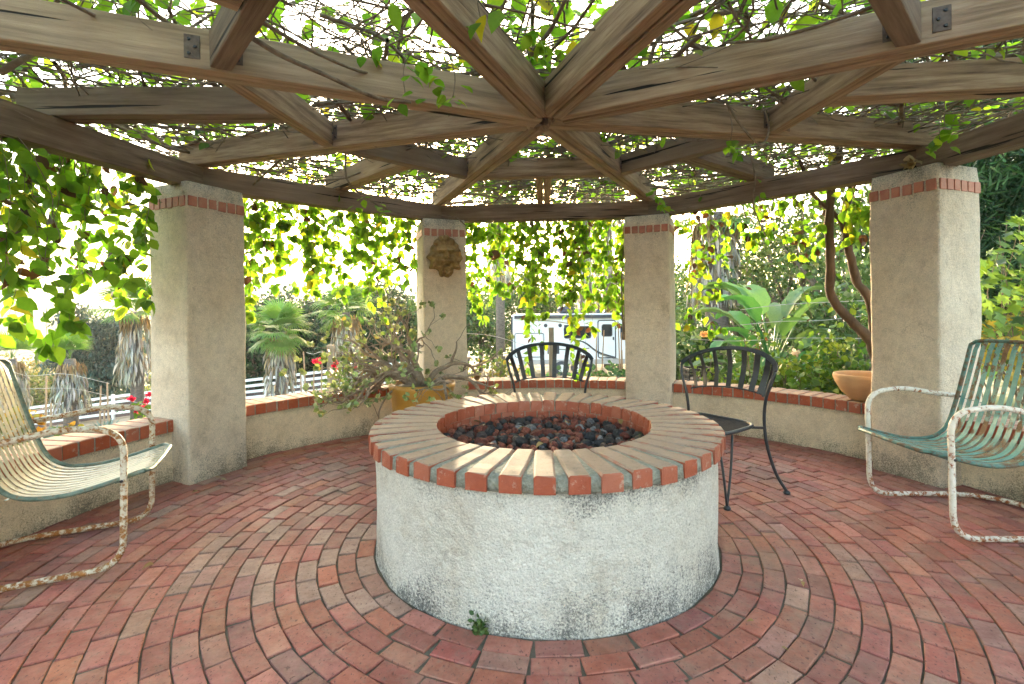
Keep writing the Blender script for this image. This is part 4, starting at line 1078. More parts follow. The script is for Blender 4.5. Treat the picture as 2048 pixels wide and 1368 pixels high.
fan_palm(1217, 28, 360, 700, 1.5, 1.8, 12, 1.5, 'thick palm with shaggy pale skirt standing behind the trailer beside the tan pillar', ysk=640, tr=.3)
fan_palm(1432, 12.0, 430, 770, .75, .95, 12, 1.0, 'big shaggy palm trunk behind the right-hand iron chair', ysk=610, tr=.30)

# ---- white rail fence
WHITE = simple('white_rail_paint', (.62, .62, .60), (.74, .74, .72), 3, .6, .1)
froot = thing('rail_fence', 'white four-rail paddock fence running along the lower slope', 'fence', (-12, 21, terrain(-12, 21)))
fp = [(-34, 23.6), (-30, 23.5), (-26.5, 23.4), (-24, 23.3), (-21.6, 23.15), (-19.2, 22.9), (-16.8, 22.5), (-14.6, 22.0), (-12.6, 21.5), (-10.6, 21.1), (-8.6, 20.8), (-6.6, 20.6), (-4.6, 20.5), (-2.6, 20.6)]
for i, (x, y) in enumerate(fp):
    z = terrain(x, y)
    MB().box((x, y, z + .62), (.12, .12, 1.44), bev=.01).build('post', WHITE, froot, froot)
    if i:
        x0, y0 = fp[i - 1]; z0 = terrain(x0, y0)
        for h in (.35, .64, .93, 1.22):
            MB().strip([(x0, y0 - .07, z0 + h), (x, y - .07, z + h)], (0, 0, 1), .13, .035).build('rail', WHITE, froot, froot)
# pale stony bank on the far side of the fence, dark railroad-tie like band
BANK = simple('dark_soil_bank', (.06, .04, .035), (.14, .10, .085), 3, .95, .8, 14)
m = MB()
for i, (x, y) in enumerate(fp):
    z = terrain(x, y)
    for dy, dz in ((1.2, -.05), (1.6, .35), (2.6, .75), (4.2, .8)): m.v.append((x, y + dy, z + dz + U(-.05, .05)))
for i in range(len(fp) - 1):
    for j in range(3): m.f.append((i * 4 + j, (i + 1) * 4 + j, (i + 1) * 4 + j + 1, i * 4 + j + 1))
tag(m.build('soil_bank', BANK, smooth=True), kind='structure')

# ---- distant hills
HILL = simple('hill_scrub', (.07, .09, .03), (.20, .17, .07), .035, .95, .3, .2)
for nm, dist, prof in (('hills', 420, [(-200, 590), (0, 612), (80, 622), (150, 634), (300, 628), (480, 615), (700, 610), (1000, 612), (1400, 608), (2300, 600)]), ('far_hills', 1500, [(-300, 540), (100, 560), (350, 556), (520, 549), (640, 566), (900, 590), (1400, 585), (2400, 570)])):
    m = MB(); N = 90
    for i in range(N + 1):
        px = -900 + 3800 * i / N; y = np.interp(px, [p[0] for p in prof], [p[1] for p in prof]) + 3 * math.sin(px * .021) + 1.6 * math.sin(px * .07 + 1)
        tp = at(px, y, dist)
        for f, zz in ((.55, -9.), (.7, -9 + (tp.z + 9) * .35), (.85, -9 + (tp.z + 9) * .75), (1, tp.z), (1.15, tp.z * .9), (1.3, -9)):
            q = at(px, y, dist * f); m.v.append((q.x, q.y, zz))
    for i in range(N):
        for j in range(5): m.f.append((i * 6 + j, i * 6 + j + 1, (i + 1) * 6 + j + 1, (i + 1) * 6 + j))
    tag(m.build(nm, HILL, smooth=True), kind='structure')

# ---- travel trailer
tp = at(1022, 690, 22); tz = terrain(2, 18.5) - .06
root = thing('travel_trailer', 'white travel trailer with dark roof edge parked behind the garden', 'trailer', (tp.x + 3.3, tp.y + 1.1, tz))
TW = simple('trailer_white', (.70, .71, .72), (.76, .77, .78), 2, .35, .05, spec=.4)
TG = simple('trailer_dark', (.03, .035, .045), (.06, .065, .08), 4, .4, .1, spec=.4)
GLS = simple('dark_glass', (.012, .016, .018), (.03, .035, .04), 2, .08, .0, spec=.6)
GREY = simple('swoosh_grey', (.20, .19, .17), (.28, .26, .22), 3, .5, .05); GOLD = simple('swoosh_tan', (.28, .22, .14), (.34, .28, .19), 3, .5, .05)
TLEN, zb, zt_ = 6.6, .50, 2.78
sec = [(-TLEN / 2, zb + .35), (-TLEN / 2 + .12, zb + .08), (-TLEN / 2 + .35, zb), (TLEN / 2 - .3, zb), (TLEN / 2, zb + .3), (TLEN / 2 - .05, zt_ - .7), (TLEN / 2 - .35, zt_ - .15), (TLEN / 2 - .7, zt_), (-TLEN / 2 + .12, zt_), (-TLEN / 2, zt_ - .1)]
m = MB(); n = len(sec)
m.add([(x, -1.1, z) for x, z in sec] + [(x, 1.1, z) for x, z in sec], [tuple(range(n)), tuple(range(2 * n - 1, n - 1, -1))] + [(i, n + i, n + (i + 1) % n, (i + 1) % n) for i in range(n)])
m.build('body', TW, root)
yf = -1.1
def panel(name, mat, x0, x1, z0, z1, d=.02, par=root, y=yf, bev=.006): return MB().box(((x0 + x1) / 2, y - d / 2 + .004, (z0 + z1) / 2), (x1 - x0, d, z1 - z0), bev=bev).build(name, mat, par)
def framed(name, x0, x1, z0, z1, frame_m, inner_m, fw=.05, r=.1, par=root, y=yf):
    P = round_path([(x0 + .3, y - .012, z0), (x1, y - .012, z0), (x1, y - .012, z1), (x0, y - .012, z1), (x0, y - .012, z0), (x0 + .3, y - .012, z0)], r, 5)[:-1]
    o = MB().add([(p.x, y - .008, p.z) for p in P], [tuple(range(len(P)))]).build(name, inner_m, par)
    MB().tube(P, fw / 2, 6, closed=True).build('frame', frame_m, o, smooth=True); return o
L0 = -TLEN / 2
panel('awning', TG, L0 + .15, TLEN / 2 - .6, zt_ - .20, zt_ - .06, .12)
panel('edge_trim', TG, L0 - .005, L0 + .07, zb + .35, zt_ - .1, .03)
panel('skirt', simple('trailer_grey', (.36, .34, .33), (.42, .40, .38), 3, .5, .05), L0 + .35, TLEN / 2 - .35, zb, zb + .22, .016)
framed('cargo_door', L0 + .16, L0 + 1.46, zb + .35, zb + 1.42, TG, TW, .035)
framed('window', L0 + 2.38, L0 + 3.58, zb + 1.18, zb + 1.70, TG, GLS, .04)
dr = framed('door', L0 + 3.90, L0 + 4.68, zb + .28, zt_ - .32, TG, TW, .05)
framed('pane', L0 + 4.07, L0 + 4.52, zb + 1.25, zt_ - .50, TG, GLS, .03, par=dr, y=yf - .02)
MB().box((L0 + 4.58, yf - .05, zb + 1.15), (.06, .05, .14), bev=.01).build('handle', TG, dr)
framed('window', L0 + 4.92, L0 + 5.5, zb + 1.1, zb + 1.72, TG, GLS, .04)
for x in (L0 + 1.55, L0 + 2.2): MB().lathe([(0, 0), (.075, 0), (.085, .03), (.0, .03)], 14).build('vent', TG, root).matrix_basis = Matrix.Translation((x, yf + .01, zt_ - .52)) @ Matrix.Rotation(PI / 2, 4, 'X')
panel('grille', TG, L0 + 2.38, L0 + 2.72, zt_ - .66, zt_ - .50, .02); panel('grille', TG, L0 + 1.62, L0 + 2.15, zb + .48, zb + .92, .02)
def swoosh(mat, pts, w): MB().strip([(x, yf - .006, z) for x, z in [(p.x, p.z) for p in smooth_path([(a, 0, b) for a, b in pts], 6)]], (0, 0, 1), w, .008).build('stripe', mat, root)
swoosh(GOLD, [(L0 + .8, zt_ - .30), (L0 + 1.5, zt_ - .30), (L0 + 2.1, zt_ - .36), (L0 + 2.7, zt_ - .46)], .05)
swoosh(GREY, [(L0 + .85, zb + .85), (L0 + 1.8, zb + .72), (L0 + 2.7, zb + .66), (L0 + 3.5, zb + .72)], .05)
swoosh(TG, [(L0 + 2.6, zb + 1.12), (L0 + 3.25, zb + 1.0), (L0 + 3.9, zb + .55), (L0 + 4.7, zb + .28)], .06)
swoosh(GREY, [(L0 + 3.4, zb + .92), (L0 + 4.0, zb + .46), (L0 + 4.8, zb + .2)], .07)
for x in (L0 + 2.25, L0 + 3.0):
    w_ = MB().tube([(x, yf - .02, .33), (x, yf + .2, .33)], .33, 24).build('wheel', TG, root, smooth=False); MB().tube([(x, yf - .035, .33), (x, yf, .33)], .17, 16).build('rim', WHITE, w_)
MB().box((L0 + 2.6, 0, zt_ + .16), (.8, .7, .32), bev=.1).build('air_conditioner', TG, root); MB().box((L0 + 4.2, .1, zt_ + .1), (.35, .35, .2), bev=.04).build('roof_vent', TG, root)
# ------------------------------------------------------------------ near garden
POSTW = simple('grey_post_wood', (.15, .125, .09), (.27, .235, .185), 8, .9, .8, 40, vs=(1, 1, .2))
STAKE = simple('stake_wood', (.26, .18, .11), (.38, .28, .19), 10, .9, .5, vs=(1, 1, .2))
WIRE = simple('wire_cord', (.34, .33, .30), (.45, .43, .38), 10, .7, .1)
def post(px, D, ytop, wid, label, name='garden_post', mat=POSTW, group=None, lean=0, square=True):
    b = gz(px, D); zt = at(px, ytop, D).z
    tp_ = Vector((b.x + lean, b.y, zt))
    o = (MB().strip([b - Vector((0, 0, .15)), b.lerp(tp_, .5), tp_], (1, 0, 0), wid, wid * .85) if square else MB().tube([b - Vector((0, 0, .15)), b.lerp(tp_, .5) + Vector((U(-.02, .02), 0, 0)), tp_], [wid / 2, wid / 2.1, wid / 2.6], 8)).build(name, mat)
    return tag(o, label, 'post', group)
post(1102, 8.2, 655, .085, 'weathered square post standing in front of the trailer')
post(661, 7.6, 690, .10, 'weathered square post beside the tattered fan palm')
post(1160, 10.5, 708, .06, 'short dark post near the trailer wheels')
SG, RG = 'wooden stakes of the plant trellis', 'leaning trellis stakes by the fan palms'
for px, D, y, ln in ((1195, 7.6, 655, -.02), (1200, 7.6, 660, .06), (1240, 7.4, 643, -.03), (1236, 7.4, 665, .05), (1243, 7.4, 700, .0), (1192, 7.6, 700, 0.)):
    post(px, D, y, .02, 'thin wooden stake of the trellis in front of the trailer door', 'trellis_stake', STAKE, SG, ln, False)
for px, D, y, ln in ((612, 8.5, 703, -.05), (640, 8.5, 702, .04), (627, 8.5, 735, .0), (600, 8.7, 745, .0)):
    post(px, D, y, .028, 'thin leaning stake between the two green fan palms', 'trellis_stake', STAKE, RG, ln, False)
for px, D, y, ln in ((85, 9.0, 752, .06), (100, 9.0, 806, 0), (207, 9.5, 815, 0), (197, 9.5, 772, .03), (218, 9.5, 765, -.05)):
    post(px, D, y, .035, 'rough stake in the sandy bed behind the pale green chair', 'trellis_stake', STAKE, 'stakes behind the pale green chair', ln, False)
for pts, lab in (([at(20, 742, 8.5), at(60, 752, 8.8), at(130, 748, 9), at(218, 767, 9.5)], 'cord strung between stakes behind the pale green chair'),
                 ([at(45, 778, 8.8), at(140, 777, 9), at(207, 790, 9.5), at(300, 812, 9.8)], 'lower cord strung between stakes behind the pale green chair'),
                 ([at(612, 705, 8.5), at(626, 708, 8.5), at(640, 704, 8.5), at(663, 708, 7.6)], 'cord sagging between the leaning stakes by the fan palms'),
                 ([at(1380, 678, 6.2), at(1470, 682, 6.2), at(1600, 676, 6.2), at(1760, 678, 6.2)], 'pale trellis wire crossing in front of the paddle-leaved plant, second lowest'),
                 ([at(1480, 650, 6.2), at(1560, 643, 6.2), at(1640, 641, 6.2), at(1760, 628, 6.2)], 'pale trellis wire crossing the paddle-leaved plant stems, above the second'),
                 ([at(1480, 620, 6.2), at(1540, 612, 6.2), at(1600, 607, 6.2), at(1760, 600, 6.2)], 'topmost pale trellis wire crossing the paddle-leaved plant'),
                 ([at(1540, 711, 6.2), at(1610, 725, 6.2), at(1760, 726, 6.2)], 'lowest pale trellis wire above the garden shrubs'),
                 ([at(900, 665, 7), at(985, 672, 7), at(1060, 693, 8), at(1100, 690, 8.2)], 'wire from the square post towards the jade plant')):
    o = MB().tube(smooth_path(pts, 6), .0045, 5).build('trellis_wire', WIRE); tag(o, lab, 'wire')

# leafy shrubs and flowers
def shrub(px, D, h, r, label, cols, wts, n=26, per=22, size=.075, tm=OVATE, name='garden_shrub', cat='shrub', group=None, flowers=None, clump=.3, zoff=0):
    while math.hypot(gz(px, D).x, gz(px, D).y) < 3.72 + r * .75: D += .08
    b = gz(px, D); b.z += zoff; root = thing(name, label, cat, b, 0, group)
    P, X, N, S, T, cc = crown_cloud(b + Vector((0, 0, h * .55)), (r, r, h * .48), n, per, size, cols, wts, tm, clump=clump, hollow=.2)
    lo = P[:, 2] < b.z; P[lo, 2] = b.z + .02
    m = MB()
    for q in cc[::2]:
        q = Vector(q); e = b + Vector((U(-.08, .08), U(-.08, .08), -.03)); m.tube(smooth_path([e, e.lerp(q, .55) + Vector((0, 0, .1 * h)), q], 3), [.009 - .0009 * i for i in range(7)], 4)
    m.build('stems', TWIG, root, root, True)
    tag(link('foliage', cloud_mesh('foliage', P, X, N, S, T, tm), LEAFN, root, root), kind='stuff')
    if flowers:
        fc, fn, fs, spots = flowers
        for k in range(fn):
            q = Vector(cc[k % len(cc)]) if not spots else at(spots[k][0], spots[k][1], D - .1)
            PP = [q + Vector((U(-.3, .3), U(-.3, .3), U(-.2, .2))) * fs for _ in range(22)]
            me = cloud_mesh('blossom', PP, rand_dirs(22, .3), rand_dirs(22), [fs * U(.5, .9) for _ in range(22)], palette(22, [fc], [1], .2), ROUND)
            link('blossom', me, PETAL, root, root)
    return root
PETAL = m_leaf('petal', .4, .2, 1.5, (1, 1, 1))
GB = [(.10, .19, .03), (.15, .24, .035), (.07, .14, .03), (.22, .27, .04)]
RED, ORG = (.55, .02, .06), (.72, .42, .17)
shrub(275, 5.6, .62, .22, 'rose bush with crimson blooms beside the pale pillar', GB, [3, 3, 2, 1], 18, 16, .05, flowers=(RED, 5, .05, [(263, 798), (292, 803), (284, 815), (272, 821), (298, 790)]), zoff=-.05, name='rose_bush', cat='rose bush')
shrub(690, 6.6, .75, .32, 'rose bush with magenta blooms between the post and the jade plant', GM, [3, 3, 2, 1], 16, 14, .05, flowers=(RED, 6, .055, [(672, 727), (675, 742), (668, 733), (710, 735), (630, 724), (637, 722)]), name='rose_bush', cat='rose bush')
shrub(8, 4.5, .9, .22, 'orange-leaved plant seen through the slats of the pale green chair', [(.34, .17, .03), (.38, .24, .04), (.20, .19, .03), (.12, .16, .03)], [2, 2, 2, 3], 18, 12, .08, name='orange_plant', cat='plant')
shrub(150, 6.2, .42, .22, 'small plant with orange tips behind the pale green chair arm', [(.45, .24, .03), (.30, .25, .04), (.12, .18, .04)], [2, 2, 3], 12, 12, .07, name='orange_plant', cat='plant')
shrub(520, 6.4, .30, .16, 'low yellow-green plant behind the wall next to the pale pillar', GB, [1, 3, 1, 3], 10, 14, .05)
# agave-like plants in the sandy bed
AG = m_leaf('agave_leaf', .1, .3, 1.2, (1, 1, 1))
for px, D in ((98, 8.6), (210, 9.2)):
    b = gz(px, D); root = thing('agave', 'spiky grey-green agave at the foot of the ' + ('small drooping palm' if px < 150 else 'crossed stakes near the crimson roses'), 'agave', b, 0, 'agaves behind the pale green chair')
    for k in range(16):
        a_ = k * 2.4; el = U(.5, 1.3); me = cloud_mesh('leaf', [(0, 0, 0)], [(math.cos(a_) * math.cos(el), math.sin(a_) * math.cos(el), math.sin(el))], [(0, 0, 1)], [U(.3, .45)], [(.16, .22, .18)], tmpl_rhomb(.10))
        o = link('leaf', me, AG, root)
# garden bed in front of the trailer
for i, (px, D, h, r) in enumerate(((1010, 6.4, .75, .35), (950, 6.1, .9, .35), (985, 6.8, 1.0, .3))):
    shrub(px, D, h, r, ['straggly pale shrub beside the heap of loose bricks', 'straggly pale shrub right against the mask pillar', 'tall straggly shrub in front of the slim tall palm'][i], [(.16, .21, .05), (.22, .24, .06), (.10, .16, .05), (.36, .26, .05)], [3, 2, 3, 1], 14, 12, .06, group='straggly shrubs near the mask pillar', clump=.34)
for i, (px, D, h, r) in enumerate(((1120, 7.0, .42, .30), (1165, 7.2, .62, .36), (1205, 7.0, .60, .3), (1235, 7.2, .66, .25), (1075, 7.4, .5, .25))):
    shrub(px, D, h, r, ['small vegetable plant at the foot of the square post', 'blue-green vegetable plant before the trailer wheels', 'vegetable plant under the trellis stakes', 'tall vegetable plant touching the tan pillar', 'vegetable plant seen through the back chair slats'][i], [(.08, .17, .08), (.12, .21, .10), (.06, .13, .05), (.18, .24, .05)], [3, 2, 2, 1], 14, 14, .07, name='vegetable_plant', cat='plant', group='vegetable plants before the trailer', tm=ROUND)
BRK = simple('old_red_brick', (.28, .09, .06), (.36, .15, .11), 8, .9, .4)
bc = gz(1010, 7.0)
for k in range(16):
    o = MB().box((0, 0, 0), (.2, .095, .06), bev=.004).build('loose_brick', BRK); o.matrix_basis = Matrix.Translation(bc + Vector((U(-.3, .3), U(-.2, .2), .03 + .065 * (k // 5)))) @ Matrix.Rotation(U(0, 3), 4, 'Z') @ Matrix.Rotation(U(-.15, .15), 4, 'X')
    tag(o, 'loose red brick in the heap behind the wall near the mask pillar', 'brick', 'heap of loose bricks behind the wall')
# right bay: shrubs behind the wall
for i, (px, D, h, r) in enumerate(((1500, 5.2, .75, .34), (1600, 5.0, .80, .40), (1655, 4.9, 1.0, .40), (1700, 4.8, 1.15, .42), (1560, 5.6, .65, .38), (1720, 5.6, 1.7, .5), (1450, 5.6, .55, .3), (1640, 5.8, 1.15, .5))):
    shrub(px, D, h, r, ['bright green shrub behind the back of the seat-side iron chair', 'bright green shrub behind the wall between iron chair and bowl', 'bright green shrub leaning over the wall cap next to the bowl', 'bright green shrub right behind the terracotta bowl', 'low bright shrub in front of the white tarp', 'tall bright shrub under the lower vine stem', 'low bright shrub beside the black crates', 'bright green shrub under the paddle leaf clump'][i], GB, [3, 3, 2, 2], 26, 16, .07, group='bright shrubs behind the bowl', clump=.3)
for i, (px, D, h, r) in enumerate(((1690, 8.0, 2.6, .9), (1640, 9.0, 2.0, .9), (1745, 7.2, 2.4, .8), (1380, 8.5, 1.2, .6), (1370, 12, 1.8, .9), (1500, 9.5, 1.1, .6))):
    shrub(px, D, h, r, ['tall grey-green shrub behind the lower bend of the vine stem', 'grey-green shrub right of the giant paddle leaves', 'tall grey-green shrub between vine stems and the bowl pillar', 'grey-green shrub next to the tan pillar behind the peach rose', 'grey-green shrub at the foot of the big shaggy palm, far side', 'grey-green shrub at the foot of the giant paddle leaves'][i], [(.09, .16, .05), (.14, .21, .07), (.06, .11, .04), (.20, .26, .13)], [3, 3, 2, 1], 44, 22, .10, group='tall shrubs by the paddle-leaved plant', clump=.26)
shrub(1410, 4.9, 1.0, .13, 'tall rose stem with one peach-orange bloom by the black crates', GB, [3, 3, 2, 1], 12, 8, .055, flowers=(ORG, 3, .06, [(1405, 670), (1415, 667), (1423, 664)]), name='rose_bush', cat='rose bush')
shrub(1497, 5.0, 1.25, .16, 'thin rose stem with bronze leaves rising behind the iron chair back', [(.10, .16, .03), (.20, .08, .03), (.14, .20, .04)], [3, 1.5, 2], 14, 8, .06, name='rose_bush', cat='rose bush')
shrub(1560, 5.2, .0 + .95, .14, 'rose stem with a faded cream bloom behind the brick wall', GB, [3, 2, 2, 1], 10, 8, .055, flowers=((.6, .48, .36), 1, .06, [(1592, 707)]), name='rose_bush', cat='rose bush')
# black plastic crates
CR = simple('black_plastic', (.018, .019, .022), (.035, .037, .042), 10, .5, .1)
for k in range(4):
    b = at(1394, 768, 6.5); root = thing('plastic_crate', 'black plastic crate with slotted sides, number %s from the ground in its stack' % ('one', 'two', 'three', 'four')[k], 'crate', (b.x + U(-.01, .01), b.y, terrain(b.x, b.y) + .17 * k), U(-.05, .05), 'stacked black crates')
    for sx, sy, w_, rz in ((0, -.15, .34, 0), (0, .15, .34, 0), (-.17, 0, .3, PI / 2), (.17, 0, .3, PI / 2)):
        m = MB(); rot = Matrix.Rotation(rz, 3, 'Z')
        for z in (.012, .08, .15): m.box(Vector((sx, sy, z)), (w_, .012, .024), rot)
        for j in range(7): m.box(Vector((sx, sy, .08)) + rot @ Vector((-w_ / 2 + w_ * j / 6, .002, 0)), (.014, .012, .15), rot)
        m.build('slotted_side', CR, root)
    MB().box((0, 0, .008), (.33, .29, .008)).build('base', CR, root)
# white planter slab / tarp behind the shrubs
TARP = simple('white_tarp', (.62, .63, .63), (.72, .72, .71), 2, .6, .2)
m = MB(); N = 14
for i in range(N + 1):
    for j in range(7):
        u, v_ = i / N, j / 6; c = at(1450 + 330 * u, 740, 7.4 - u * .6)
        h = .62 * math.sin(PI * min(1, .18 + u * .75)) * math.sqrt(max(0, math.sin(PI * v_))) + .02 * math.sin(9 * u + 5 * v_)
        m.v.append((c.x, c.y + (v_ - .5) * 1.1, terrain(c.x, c.y) - .03 + h))
for i in range(N):
    for j in range(6): m.f.append((i * 7 + j, (i + 1) * 7 + j, (i + 1) * 7 + j + 1, i * 7 + j + 1))
tag(m.build('white_tarp', TARP, smooth=True), 'white tarp mound lying behind the bright green shrubs', 'tarp')

# giant bird of paradise
def paddle_mesh(sd):
    rr = random.Random(sd); N = 12; m = MB(); L, Wd = 1.0, .27; P = []
    pet = .75
    m.tube(smooth_path([(0, 0, 0), (.03, 0, pet * .5), (.10, 0, pet)], 4), [.028 - .0015 * i for i in range(9)], 6)
    for i in range(N + 1):
        t_ = i / N; x = .10 + L * (.18 * t_ + .50 * t_ ** 2.2); z = pet + L * (t_ * .95 - .38 * t_ ** 2.5); wv = Wd * math.sin(PI * min(1, .10 + .86 * t_)) ** .7 * (1 - .3 * t_)
        tear = rr.uniform(.82, 1.0) if i % 2 else 1
        for s in (-1, -.5, 0, .5, 1): m.v.append((x - abs(s) * .03 + .015 * math.sin(i * 1.9) * abs(s), s * wv * tear, z + abs(s) * .07))
    b = len(m.v) - 5 * (N + 1)
    for i in range(N):
        for j in range(4): m.f.append((b + i * 5 + j, b + i * 5 + j + 1, b + i * 5 + 6 + j, b + i * 5 + 5 + j))
    me = bpy.data.meshes.new('leaf'); me.from_pydata(m.v, [], m.f); me.polygons.foreach_set('use_smooth', [True] * len(me.polygons))
    ca = me.color_attributes.new('tint', 'FLOAT_COLOR', 'POINT'); c = (rr.uniform(.09, .15), rr.uniform(.19, .26), rr.uniform(.07, .11))
    for e in ca.data: e.color = (*c, 1)
    return me
PM = [paddle_mesh(i) for i in range(5)]
b = gz(1545, 7.6)
root = thing('bird_of_paradise', 'giant bird of paradise plant with big torn paddle leaves', 'plant', b)
MB().tube([b - Vector((0, 0, .1)), b + Vector((.03, 0, .4)), b + Vector((0, 0, .8))], [.12, .11, .05], 10).build('trunk', BARK2, root, root, True)
lv = [(2.9, .55, 1.15, 1.0), (2.5, .25, 1.15, 1.15), (.3, .15, 1.1, 1.05), (3.5, .9, .95, 1.0), (.1, .75, .85, .85), (5.2, .5, .9, .8), (4.2, .9, .8, .9), (1.0, .4, 1.1, 1.), (2.0, .5, 1.0, 1.), (5.8, 1.0, .6, .8), (3.0, 1.15, .8, .95), (4.7, .35, 1.0, .8), (.6, .95, .6, .85), (3.3, .3, .6, .9), (6.1, .5, .5, .75), (4.0, .6, .4, .7), (2.7, .1, .95, 1.2), (.9, .65, 1.0, 1.05), (3.7, .35, 1.05, 1.1), (5.5, .25, 1.0, 1.0), (2.2, .85, .9, 1.0), (1.5, .2, 1.1, 1.15)]
for k, (az, tilt, z, s) in enumerate(lv):
    o = link('leaf', PM[k % 5], LEAFN, root, root); o.matrix_basis = Matrix.Translation(b + Vector((math.cos(az) * .06, math.sin(az) * .06, z * .72))) @ Matrix.Rotation(az, 4, 'Z') @ Matrix.Rotation(tilt, 4, 'Y') @ Matrix.Rotation(U(-.4, .4), 4, 'Z') @ Matrix.Diagonal((s * .85, s * .72, s * .88, 1))
b2 = gz(1615, 7.0)
root = thing('bird_of_paradise', 'low clump of dark paddle leaves right of the giant paddle plant', 'plant', b2)
for k in range(12):
    az = k * 2.4; s = U(.6, .85); o = link('leaf', PM[k % 5], LEAFN, root, root); o.matrix_basis = Matrix.Translation(b2 + Vector((math.cos(az) * .05, math.sin(az) * .05, -.05))) @ Matrix.Rotation(az, 4, 'Z') @ Matrix.Rotation(U(.1, .6), 4, 'Y') @ Matrix.Diagonal((s, s, s, 1))

# grape vine by the turquoise chair
gb = at(2060, 560, 4.4); gb.z = -.07
root = thing('grape_vine', 'grape vine with broad bright and yellowing leaves behind the turquoise chair', 'vine', gb)
m = MB(); P, X, N, S, T = [], [], [], [], []
for k in range(34):
    e = at(U(1965, 2190), U(430, 720), U(4.1, 5.0)); s0 = gb + Vector((U(-.3, .5), U(-.2, .3), U(.2, .6)))
    pts = smooth_path([s0, s0.lerp(e, .5) + Vector((U(-.2, .2), U(-.2, .2), .15)), e], 4); m.tube(pts, [.007 - .0006 * i for i in range(len(pts))], 5)
m.build('canes', TWIG, root, root, True)
def lim(px): return np.interp(px, [1955, 1975, 2000, 2030, 2060, 2100, 2200], [520, 500, 480, 440, 415, 390, 360])
for k in range(640):
    px = U(1950, 2210); top = lim(px); f = R.random(); py = top + (760 - top) * f; q = at(px, py, U(4.0, 5.1))
    if math.hypot(q.x, q.y) < 3.75: continue
    P.append(tuple(q)); X.append((U(-1, 1), U(-1, .2), U(-1, .3))); N.append((U(-.5, .5), U(-1, 0), U(.2, 1))); S.append(U(.08, .14))
    yel = f > .55 and R.random() < .55
    T.append(np.array((.38, .28, .03) if yel else [(.15, .25, .035), (.11, .20, .04), (.20, .30, .05), (.07, .14, .05)][R.randrange(4)]) * U(.8, 1.2))
order = np.argsort([-S[i] / project(P[i])[2] if project(P[i])[0] < 2048 else 0 for i in range(len(P))])
GLM = [cloud_mesh('leaf', [(0, 0, 0)], [(1, 0, 0)], [(0, 0, 1)], [1], [T[i]], LOBED) for i in order[:24]]
for i in order[:140]:
    x = Vector(X[i]).normalized(); y = Vector(N[i]).cross(x).normalized(); o = link('leaf', GLM[int(np.argmin([np.abs(np.array(T[i]) - np.array(T[j])).sum() for j in order[:24]]))], LEAFN, root, root)
    o.matrix_basis = Matrix.Translation(P[i]) @ Matrix((x, y, x.cross(y))).transposed().to_4x4() @ Matrix.Diagonal((S[i],) * 3 + (1,))
r = order[140:]
tag(link('foliage', cloud_mesh('foliage', [P[i] for i in r], [X[i] for i in r], [N[i] for i in r], [S[i] for i in r], [T[i] for i in r], LOBED), LEAFN, root, root), kind='stuff')

# dry grass on the slope
n = 9000; P = []; 
while len(P) < n:
    px, D = U(-150, 1500), U(4.6, 16); q = gz(px, D)
    if math.hypot(q.x, q.y) > 4.2 and (math.sin(q.x * .9 + 2) + math.sin(q.y * .7) > -.2 or q.x < -6 and R.random() < .12) and not (q.x < -3.2 and q.y < 7.5): P.append(tuple(q))
me = cloud_mesh('dry_grass', P, rand_dirs(n, 1.6, .6), rand_dirs(n), NR.uniform(.12, .34, n), palette(n, [(.30, .26, .14), (.22, .22, .08), (.12, .17, .05)], [3, 2, 2]), tmpl_needle(.035))
tag(link('dry_grass', me, LEAFN), 'dry tufted grass and weeds on the slope behind the walls', 'grass', kind='stuff')

# ------------------------------------------------------------------ small things on the floor and in the pit
def fallen(px, py, z, s, lab, grp=None):
    x, y = unroll(px, py); D = (CZ - z) * FPX / y; p = at(px, py, D); o = link('fallen_leaf', R.choice(DRY), WITHER)
    o.matrix_basis = Matrix.Translation((p.x, p.y, z + .012)) @ Matrix.Rotation(U(0, 6.28), 4, 'Z') @ Matrix.Rotation(U(-.25, .25), 4, 'X') @ Matrix.Diagonal((s, s, s * 1.3, 1)); tag(o, lab, 'leaf', grp)
fallen(307, 1133, 0, .06, 'dry leaf on the brick floor beside the pale green chair runner')
for px, py in ((1507, 1247), (1605, 1168), (1602, 1167), (1562, 1300), (1655, 1080)): fallen(px, py, 0, .028, 'tiny dry leaf scrap on the bricks right of the fire pit', 'leaf scraps right of the fire pit')
for px, py in ((430, 957), (440, 962), (395, 985)): fallen(px, py, 0, .045, 'dry leaf at the foot of the pale pillar', 'dry leaves at the pale pillar')
for px, py in ((1085, 890), (1130, 848), (965, 856), (1240, 842), (945, 845), (1048, 815), (1270, 835), (1050, 858), (1010, 818), (1180, 820)): fallen(px, py, .585, .055, 'dry tan leaf lying on the lava rocks', 'dry leaves on the lava rocks')
wp = polar(PITC, PIT_RB + .02, -PI / 2 - .33); root = thing('weed', 'small green weed growing at the foot of the fire pit', 'weed', wp)
tag(link('foliage', cloud_mesh('foliage', NR.normal(size=(70, 3)) * .016 + np.array([0, -.01, .025]), rand_dirs(70, .5), rand_dirs(70), NR.uniform(.015, .032, 70), palette(70, [(.07, .13, .04), (.11, .17, .06)], [1, 1]), OVATE), LEAFN, root), kind='stuff')
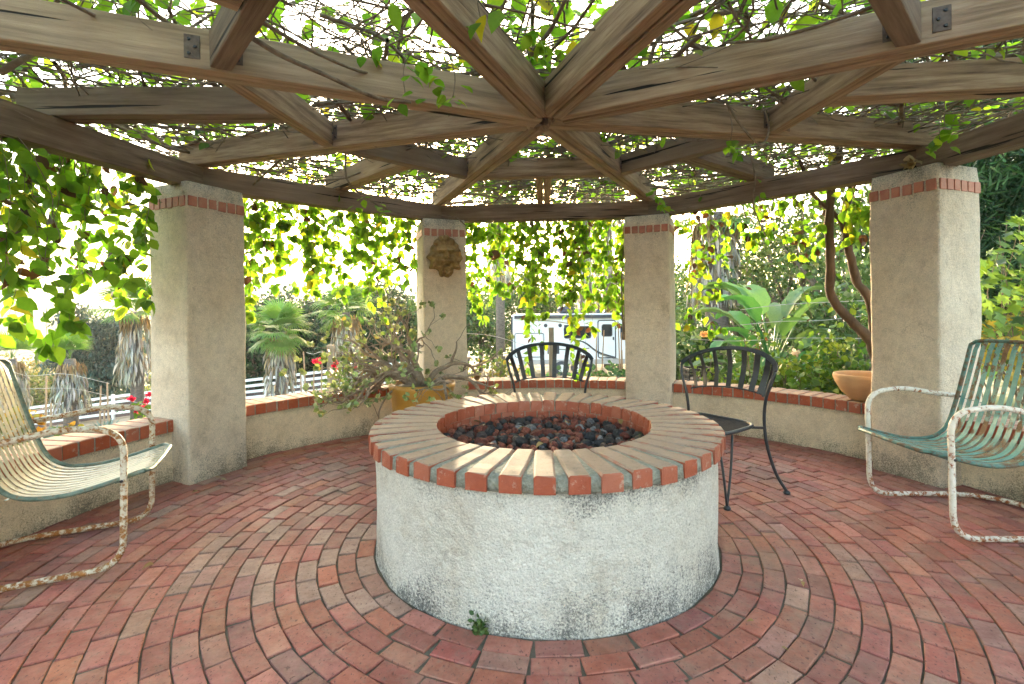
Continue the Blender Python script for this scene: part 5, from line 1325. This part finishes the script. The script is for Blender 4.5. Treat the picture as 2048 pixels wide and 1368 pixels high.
# pine cone on the wall cap
cp = at(1503 / 5.12 * 0 + 957, 768, 5.85); cp = polar(WALLC, WALL_R + .1, math.atan2(cp.y - WALLC.y, cp.x - WALLC.x), WALL_Z - .002)
m = MB()
for j in range(7):
    for k in range(7):
        a_ = k * .9 + j * .5; r_ = .034 * math.sin(PI * (.2 + .75 * j / 7)); c = Vector((r_ * math.cos(a_), r_ * math.sin(a_), .012 + j * .012)); m.box(c, (.022, .018, .006), Matrix.Rotation(a_, 3, 'Z') @ Matrix.Rotation(-.5, 3, 'Y'))
m.lathe([(.0, .0), (.026, .008), (.028, .04), (.01, .095), (.0, .1)], 10)
o = m.build('pine_cone', simple('cone_brown', (.10, .055, .025), (.20, .12, .05), 30, .9, .3)); o.location = cp; tag(o, 'brown pine cone standing on the brick wall cap', 'pine cone')

# scrub covering the far slopes
n = 900; P, S, T = [], [], []
for k in range(n):
    px, D = U(-700, 2600), 38 * (1 + 7.5 * R.random() ** 1.5); q = gz(px, D); s = U(.7, 2.0) * (1 + D / 160); c = palette(1, [(.10, .12, .035), (.16, .15, .045), (.07, .10, .035), (.24, .17, .05), (.13, .15, .06)], [3, 2, 3, 1, 2])[0]
    if D > 225: q.z = -9 + (D - 225) * .045
    for j in range(26): P.append((q.x + R.gauss(0, .5) * s, q.y + R.gauss(0, .5) * s, q.z + abs(R.gauss(.2, .42)) * s)); S.append(s * U(.16, .36)); T.append(c * U(.7, 1.3))
m_ = len(P); tag(link('hillside_scrub', cloud_mesh('hillside_scrub', P, rand_dirs(m_), rand_dirs(m_, .4), S, T, RHOMB), LEAFN), 'olive and ochre scrub covering the distant hillside', 'scrub', kind='stuff')

# ------------------------------------------------------------------ evening air
HAZE = bpy.data.materials.new('haze'); HAZE.use_nodes = True; hn = HAZE.node_tree; hn.nodes.clear()
ho = hn.nodes.new('ShaderNodeOutputMaterial'); hv = hn.nodes.new('ShaderNodeVolumePrincipled')
hv.inputs['Color'].default_value = (.93, .93, .90, 1); hv.inputs['Density'].default_value = .0006; hv.inputs['Anisotropy'].default_value = .45
hn.links.new(hv.outputs[0], ho.inputs['Volume'])
tag(MB().box((0, 0, 60 - 14), (4600, 4600, 200)).build('haze', HAZE), 'thin warm evening haze filling the air over the valley', 'haze', kind='stuff')
